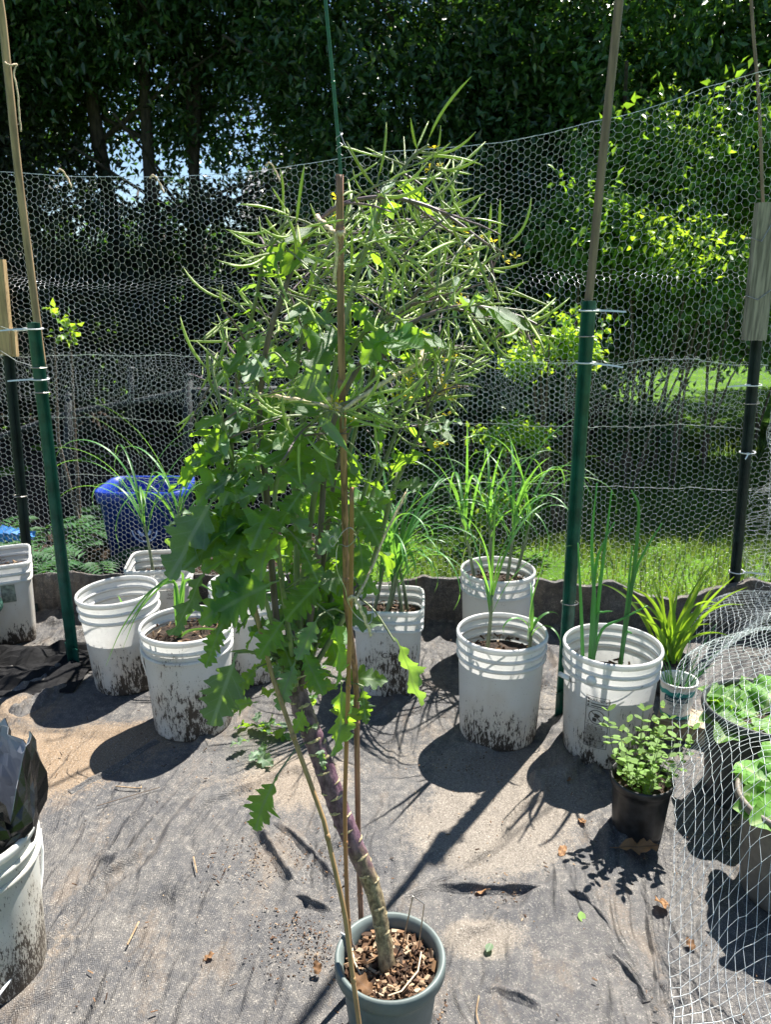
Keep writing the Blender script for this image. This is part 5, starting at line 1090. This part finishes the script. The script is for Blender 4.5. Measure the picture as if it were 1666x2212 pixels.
mb = MB(); W_ = smooth([at(727, 1172, 1.10), at(720, 1158, 1.10), at(712, 1168, 1.10), at(720, 1180, 1.10), at(740, 1150, 1.10), at(758, 1140, 1.095), at(770, 1158, 1.10), at(752, 1180, 1.09), at(730, 1178, 1.105), at(728, 1230, 1.10), at(745, 1270, 1.10), at(752, 1300, 1.10), at(770, 1330, 1.11), at(800, 1345, 1.12), at(806, 1290, 1.15)], 6); mb.tube(W_, .0007, 5)
solo(mb, 'tie_wire', W_[0], M['steel'], 'curly thin wire binding the slim stake to the tallest stake', 'wire')

# ------------------------------------------------------------------ garlic, onions and other pot plants
def strapleaf(e, pts, W, mat, nrm=None, fold=.35, name='leaf', base=.5):
    S = smooth(pts, 4); m = len(S); mb = MB(); mb.strap(S, [W * (base + (1 - base) * min(1, 4 * i / m)) * (1 - (i / (m - 1)) ** 2.5) + .0006 for i in range(m)], nrm, fold, rd.uniform(-.5, .5)); return mb.build(name, mat, e, True)
def garlic(base, label, stalk=.16, nleaf=6, L=(.25, .42), W=.016, az=0.0, lean=(0, 0), mat='garlic', bend=(.6, 1.5), group='garlic plants in buckets', cat='garlic', name='garlic_plant'):
    e = thing(name, base, label, cat, group); b = Vector(base); top = b + Vector((lean[0], lean[1], stalk)); mb = MB(); ps = [b + Vector((0, 0, -.02)), b.lerp(top, .5) + Vector((.003, 0, 0)), top]; mb.tube(smooth(ps, 4), [.0075 - .003 * i / 8 for i in range(9)], 8); mb.build('stalk', M['stalk'] if mat == 'garlic' else M[mat], e, True)
    for k in range(nleaf):
        s0 = b.lerp(top, .55 + .45 * k / max(1, nleaf - 1)); a = az + math.pi * k + rd.gauss(0, .7); l = rd.uniform(*L); el = R(rd.uniform(60, 84)); bd = rd.uniform(*bend); pts = [s0]; steps = 8; p = s0
        for i in range(steps):
            ee = el - bd * ((i + .5) / steps) ** 1.8 * 1.9; p = p + Vector((math.cos(a) * math.cos(ee), math.sin(a) * math.cos(ee), math.sin(ee))) * l / steps; pts.append(p)
        strapleaf(e, pts, W * rd.uniform(.8, 1.15), M[mat])
    return e
def inb(b, dx, dy, z): return (b[0] + dx, b[1] + dy, z)
garlic(inb(gc, -.02, -.03, .26), 'tall garlic with arching leaves, the leftmost stalk in the square labelled bucket'.replace('the leftmost stalk', 'one of two'), .30, 14, (.40, .66), .011, R(170), (-.03, 0), bend=(.5, 2.0))
garlic(inb(gc, .07, .02, .26), 'tall garlic with crossing leaves in the square bucket before the blue bin', .30, 14, (.36, .62), .011, R(10), (.02, 0), bend=(.4, 1.9))
garlic(inb(gd, -.05, .02, .29), 'garlic with pale leaves in the bucket hidden by kale', .10, 7, (.2, .34), .014, R(150), bend=(.6, 1.4))
garlic(inb(gd, .06, -.03, .29), 'second garlic in the bucket hidden by kale', .10, 6, (.2, .32), .014, R(20), bend=(.6, 1.4))
garlic(inb(ga, -.01, .02, .22), 'thin young garlic shoot standing in the emptier bucket', .07, 2, (.04, .07), .010, R(80), bend=(.1, .3))
for k, (dx, dy) in enumerate(((-.06, .02), (.0, .05), (.05, -.02), (-.02, -.05), (.07, .05))):
    garlic(inb(ge, dx, dy, .28), ('dense leafy garlic near the kale side of the handwriting bucket', 'dense leafy garlic at the back of the handwriting bucket', 'dense leafy garlic at the fabric fold side of the handwriting bucket', 'dense leafy garlic just behind the word on the square bucket', 'dense leafy garlic in the far corner of the handwriting bucket')[k], .19, 13, (.30, .56), .0115, R(70 * k), (rd.uniform(-.05, .05), 0), bend=(.3, 1.9))
for k, (dx, dy, lab_) in enumerate(((-.085, .0, 'garlic leaning outward in the rear bucket by the fabric edge'), (-.02, .04, 'garlic with the tallest leaves in the rear bucket by the fabric edge'), (.03, -.03, 'garlic with a folded leaf in the rear bucket by the fabric edge'), (.07, .03, 'garlic with a dried straw coloured leaf in the rear bucket'))):
    garlic(inb(gf, dx, dy, .31), lab_, .28, 12, (.32, .62), .011, R(25 + 55 * k), ((-.07, -.02, .02, .06)[k], 0), bend=(.3, 1.9))
e = garlic(inb(gg, -.045, .02, .285), 'thin garlic with long wispy leaves in the stained bucket', .20, 7, (.30, .52), .010, R(20), (.01, 0), bend=(.2, .8))
e = garlic(inb(gg, .085, .0, .285), 'short garlic with curled leaves near the stained bucket rim', .08, 5, (.10, .2), .011, R(60), (.01, 0), bend=(.6, 2.2))
q = inb(gg, .085, 0, .33); strapleaf(e, [q, at(1150, 1300, gg.y), at(1175, 1215, gg.y), at(1190, 1150, gg.y)], .010, M['garlic'])
# the drooping garlic in bucket B
e = thing('garlic_plant', (at(383, 1372, gb.y).x, gb.y, .325), 'garlic with long dark leaves drooping over two buckets', 'garlic', 'garlic plants in buckets'); y_ = gb.y
for pts, w in (([(385, 1378), (383, 1320), (380, 1262), (352, 1262), (312, 1289), (262, 1360), (228, 1440)], .009), ([(386, 1378), (384, 1310), (372, 1250), (330, 1275), (290, 1330), (262, 1372)], .008), ([(386, 1378), (386, 1310), (395, 1240), (360, 1255), (300, 1320), (265, 1400)], .008),
               ([(383, 1378), (372, 1392), (364, 1430), (378, 1460), (400, 1484)], .012), ([(388, 1376), (410, 1362), (450, 1358), (505, 1366)], .009), ([(386, 1378), (390, 1310), (400, 1255), (440, 1265), (490, 1300)], .011), ([(386, 1378), (379, 1300), (377, 1240)], .012), ([(388, 1378), (394, 1310), (400, 1262)], .012), ([(388, 1376), (400, 1340), (430, 1310), (470, 1322)], .009)):
    strapleaf(e, [at(x, y, y_ - .02 - .10 * max(0, i - 2) / 4) for i, (x, y) in enumerate(pts)], w, M['garlic'], (0, -1, .3), .2, base=.8)
# upright green onions in bucket H
for lab_, rows in (('clump of upright green onions in the warning label bucket', [([(1263, 1408), (1256, 1320), (1249, 1173)], .0058), ([(1282, 1398), (1284, 1306), (1279, 1169), (1290, 1044)], .0062), ([(1284, 1398), (1296, 1272), (1309, 1169), (1322, 1059)], .0060), ([(1275, 1420), (1286, 1238), (1303, 1176), (1328, 1128)], .0050), ([(1282, 1400), (1290, 1335), (1305, 1322), (1324, 1320)], .0042), ([(1280, 1412), (1300, 1362), (1344, 1337), (1400, 1308)], .0048)]),
                   ('green onion with one bent tip, beside the clump in the warning label bucket', [([(1340, 1428), (1361, 1296), (1375, 1186), (1380, 1097), (1364, 1059)], .0066), ([(1343, 1400), (1368, 1258), (1392, 1193), (1431, 1130)], .0052), ([(1342, 1424), (1352, 1370), (1366, 1368)], .0060), ([(1345, 1375), (1356, 1290), (1366, 1180)], .0045)])):
    b_ = at(*rows[0][0][0], gh.y + .02); b_.z = .245; e = thing('green_onion', b_, lab_, 'onion', 'green onions')
    for pts, w in rows:
        P = [at(x, y, gh.y + .02 - .01 * i) for i, (x, y) in enumerate(pts)]; P[0].z = min(P[0].z, .27); S = smooth(P, 5); mb = MB(); m = len(S); mb.tube(S, [w * (1 - .75 * (i / (m - 1)) ** 2) + .0003 for i in range(m)], 8); mb.build('leaf', M['onion'], e, True)
# strap-leaved plant
e = thing('daylily', (LP.x, LP.y, .12), 'yellow green strap leaved plant lit through from behind', 'plant')
for k in range(34):
    a = R(180) * (k % 2) + rd.gauss(0, .6); l = rd.uniform(.22, .42); el = R(rd.uniform(62, 88)); bd = rd.uniform(.15, 1.0); p = Vector((LP.x + rd.uniform(-.03, .03), LP.y + rd.uniform(-.02, .02), .12)); pts = [p]
    for i in range(7):
        ee = el - bd * ((i + .5) / 7) ** 2 * 1.6; p = p + Vector((math.cos(a) * math.cos(ee), math.sin(a) * math.cos(ee), math.sin(ee))) * l / 7; pts.append(p)
    strapleaf(e, pts, rd.uniform(.010, .017), M['lily'], (0, -1, .3), .25)
e = thing('chives', (TB.x, TB.y, TB.z + .09), 'thin chives sprouting from the yoghurt tub', 'chives')
for k in range(20):
    a = rd.uniform(0, 6.28); l = rd.uniform(.10, .24); b_ = Vector((TB.x + .03 * math.cos(a), TB.y + .03 * math.sin(a), TB.z + .085)); t_ = b_ + Vector((math.cos(a) * l * rd.uniform(.2, .7), math.sin(a) * l * .4, l * rd.uniform(.5, .95)))
    mb = MB(); mb.tube(smooth([b_, b_.lerp(t_, .5) + Vector((0, 0, .025)), t_], 4), [.0022 - .0016 * i / 8 for i in range(9)], 5); mb.build('leaf', M['onion'], e, True)
# bushy herb
e = thing('herb_plant', (NP.x, NP.y, .15), 'bushy pale green herb with small paired leaves in the nursery pot', 'herb'); cnt = 0
for k in range(26):
    a = rd.uniform(0, 6.28); r = .062 * math.sqrt(rd.random()); b_ = Vector((NP.x + r * math.cos(a), NP.y + r * math.sin(a), .152)); l = rd.uniform(.06, .11) if k > 12 else rd.uniform(.13, .20)
    t_ = b_ + Vector((math.cos(a) * l * .28 + rd.gauss(0, .008), math.sin(a) * l * .28, l)); S = smooth([b_, b_.lerp(t_, .5) + Vector((math.cos(a), math.sin(a), 0)) * .008, t_], 6); mb = MB(); mb.tube(S, [.0013 - .0007 * i / 12 for i in range(13)], 5); st = mb.build('stem', M['stalk'], e, True)
    npair = max(4, int(l / .022))
    for j in range(npair):
        if cnt > 290: break
        p = S[int(12 * (j + 1) / npair)]; tw = rd.uniform(0, 3.1)
        for sg in (0, math.pi):
            d = Vector((math.cos(tw + sg), math.sin(tw + sg), .35 if j < npair - 1 else 1.0)); put(HL, 'leaf', e, p, d, (0, 0, 1), rd.uniform(.020, .031) * (1 if l > .12 else .8), 1.3); cnt += 1
# leafy greens under the net
for b_, lab_, n, zz, rr in ((BP, 'bright leafy greens growing in the large dark grey pot', 20, .255, .11), (TP_, 'bright leafy greens growing in the taupe brown pot', 20, .235, .10)):
    e = thing('leafy_greens', (b_.x, b_.y, zz), lab_, 'greens')
    for k in range(n):
        a = rd.uniform(0, 6.28); r = rr * .6 * rd.random(); d = Vector((math.cos(a), math.sin(a), rd.uniform(.2, 1.0))); p = Vector((b_.x + r * math.cos(a), b_.y + r * math.sin(a), zz)); put(rd.choice(LT), 'leaf', e, p, d, (rd.gauss(0, .3), rd.gauss(0, .3) - .2, 1), rd.uniform(.10, .155), 1.15)
e = thing('seedling_tuft', (GP.x, GP.y, .205), 'small green seedlings in the dark green planter', 'seedlings')
for k in range(14):
    a = rd.uniform(0, 6.28); r = .13 * math.sqrt(rd.random()); put(rd.choice(KS), 'leaf', e, Vector((GP.x + r * math.cos(a), GP.y + r * math.sin(a), .20)), (rd.gauss(0, .5), rd.gauss(0, .5), 1), (rd.gauss(0, 1), rd.gauss(0, 1), .4), rd.uniform(.04, .08))
# wilted kale trimmings on the ground behind the trunk
q = gr(560, 1592); e = thing('leaf_trimmings', (q.x, q.y, .01), 'wilted kale trimmings lying on the fabric behind the trunk', 'leaves')
for k in range(12):
    a = rd.uniform(0, 6.28); put(rd.choice(KL), 'leaf', e, Vector((q.x + rd.gauss(0, .045), q.y + rd.gauss(0, .04), .012 + .035 * rd.random())), (math.cos(a), math.sin(a), .15), (rd.gauss(0, .5), rd.gauss(0, .5), 1), rd.uniform(.06, .11), 1.0)

# ------------------------------------------------------------------ bird net draped over the right-hand pots
LB = [(.55, 1.0), (.58, 1.2), (.66, 1.47), (.74, 1.73), (.84, 2.0), (.99, 2.25), (1.13, 2.6), (1.25, 2.9)]
def netx(y): return np.interp(y, [p[1] for p in LB], [p[0] for p in LB])
SUP = [(BP.x, BP.y, .16, .42), (TP_.x, TP_.y, .145, .40), (1.42, 2.60, .16, .30), (1.35, 1.2, .25, .26), (1.45, 2.1, .3, .38), (1.40, 1.7, .3, .38), (1.20, 1.76, .2, .36)]
def netz(x, y):
    acc = np.zeros(np.shape(x))
    for cx, cy, r, h in SUP:
        d = np.hypot(x - cx, y - cy); s = np.clip((d - r * .9) / .36, 0, 1); acc = acc + (h * (1 - s * s * (3 - 2 * s))) ** 5
    z = .010 + acc ** .2
    return z + .010 * (fbm(x * 16, y * 16, 111) - .3) + .006
cell = .0215; ncol, nrow = 46, 92
I, J = np.meshgrid(np.arange(ncol), np.arange(nrow)); u = I * cell; yy = 1.0 + J * cell
pl = .05 * (fbm(u * 3.0, yy * 2.4, 121) - .5) * 2; yn = yy + .03 * (fbm(u * 4, yy * 4, 122) - .5) * 2 + .25 * u * .3; wv = .012 * np.sin(u * 24 + yy * 5) * np.clip(u * 4, 0, 1)
xn = netx(yy) + u * .92 + pl * np.clip(u * 5, .2, 1) + wv + .0016 * rng.normal(size=u.shape); yn = yn + .0016 * rng.normal(size=u.shape)
Pn = np.stack([xn, yn, netz(xn, yn)], -1)
A = np.concatenate([Pn[:, :-1].reshape(-1, 3), Pn[:-1].reshape(-1, 3)]); B = np.concatenate([Pn[:, 1:].reshape(-1, 3), Pn[1:].reshape(-1, 3)])
e = thing('bird_net', (.9, 1.9, 0), 'pale plastic bird net draped over the pots and trailing on the ground', 'net')
v, f = edges_np(A, B, .00050); link('mesh', npmesh('mesh', v - np.array((.9, 1.9, 0)), f, M['net']), e, 'stuff')
kn = Pn.reshape(-1, 3); v, f = edges_np(kn - np.array([0, 0, .0012]), kn + np.array([0, 0, .0012]), .0013); link('knots', npmesh('knots', v - np.array((.9, 1.9, 0)), f, M['net']), e, 'stuff')

# ------------------------------------------------------------------ litter on the fabric
LIT = [(1316, 1846, .12, 0, -94, 'brown lobed oak leaf lying against the nursery pot foot'), (1442, 1768, .07, 1, 30, 'curled rusty leaf beside the nursery pot'), (1448, 1952, .05, 1, 120, 'crumpled brown leaf caught on the bird net'), (1060, 1925, .055, 2, 80, 'pale dry leaf lying on the fabric fold'), (1265, 1786, .04, 2, 10, 'small tan leaf in front of the bucket shadow'),
       (1222, 1826, .045, 2, 150, 'pale straw coloured leaf near the nursery pot shadow'), (1240, 1688, .035, 2, 60, 'small leaf lying in the bucket shadow'), (690, 2115, .03, 1, 20, 'small orange brown leaf beside the kale pot'), (470, 2062, .034, 2, 100, 'small brown leaf on the open fabric'),
       (815, 2150, .05, 1, 60, 'dry crumpled leaf lying on the bark mulch'), (1505, 2060, .03, 1, 20, 'tiny brown leaf under the bird net'), (1380, 1790, .04, 1, 200, 'dry leaf scrap under the nursery pot edge')]
for px, py, L, k, a, lab_ in LIT:
    z = .012
    if 'mulch' in lab_: q = gr(px, py, .18)
    else: q = gr(px, py, .006); q.z = .012
    if 'oak leaf' in lab_: q.z = .03
    o = link('dead_leaf', OAK[k]); o.location = q; o.rotation_euler = (R(rd.uniform(-8, 8)), R(rd.uniform(-8, 8)), R(a)); o.scale = (L, L, L); tag(o, lab_, 'dead leaf', 'dead leaves on the fabric')
for px, py, mt, lab_ in ((1052, 2056, 'kalegla', 'pale green fallen leaf on the fabric beside the kale pot'), (1255, 1968, 'herb', 'small yellow green leaf fallen near the fabric fold')):
    o = link('fallen_leaf', leaf_mesh('fallen_leaf', M[mt], W=.3, lobes=1, depth=.05, droop=.05, wave=.03, seed=70, rows=8, petiole=.1)); o.location = gr(px, py, .012); o.scale = (.03, .03, .03); o.rotation_euler = (0, 0, R(px)); tag(o, lab_, 'leaf')
mb = MB(); rd = random.Random(99)
for k in range(2200):
    x = rd.uniform(-1.5, 1.4); y = rd.uniform(.75, 3.0); w = mnoise.noise((x * 2.5, y * 2.5, 3))
    if rd.random() > .45 + w: continue
    s = rd.random() ** 3; ro = Quaternion((rd.uniform(-.4, .4), rd.uniform(-.4, .4), 1), rd.uniform(0, 6.28)).to_matrix(); mb.box((x, y, .007 + .004 * rd.random()), (.002 + .014 * s, .0012 + .002 * rd.random(), .0012), ro, .0006)
for px, py, n, s in ((640, 2010, 90, .05), (850, 2190, 160, .05), (680, 2070, 120, .06), (560, 1870, 110, .07), (1590, 1800, 160, .05), (1100, 1935, 60, .07), (1000, 1660, 60, .08), (700, 1860, 50, .06), (1180, 1470, 60, .1)):
    c_ = gr(px, py)
    for k in range(n): ro = Quaternion((rd.uniform(-.4, .4), rd.uniform(-.4, .4), 1), rd.uniform(0, 6.28)).to_matrix(); mb.box((c_.x + rd.gauss(0, s), c_.y + rd.gauss(0, s * .7), .008 + .004 * rd.random()), (.002 + .006 * rd.random() ** 2, .0015 + .002 * rd.random(), .0015), ro, .0008)
me = mb.mesh('bark_litter'); me.materials.append(M['chip']); tag(link('bark_litter', me), 'scattered bark chips and straw bits on the black fabric', 'litter', kind='stuff')
for i, (pts, r, lab_) in enumerate((([(250, 1698), (300, 1702), (305, 1698)], .002, 'short pale twig on the sand edge'), ([(1035, 2150), (1030, 2190), (1045, 2230)], .0014, 'pale straw stem bent beside the kale pot'), ([(345, 1700), (210, 1740)], .0012, 'dark thin stem on the fabric by the bag lined bucket'), ([(915, 2170), (935, 2240)], .0022, 'pale stick end lying behind the kale pot shadow'), ([(418, 1850), (425, 1885)], .0018, 'short straw piece on the open fabric'), ([(300, 1990), (275, 2040)], .002, 'flat straw blade on the wrinkled fabric'))):
    P = smooth([gr(x, y, .010) for x, y in pts], 4); mb = MB(); mb.tube(P, r, 5); solo(mb, 'twig', P[0], M['twig'] if i == 2 else M['polewood'], lab_, 'twig')
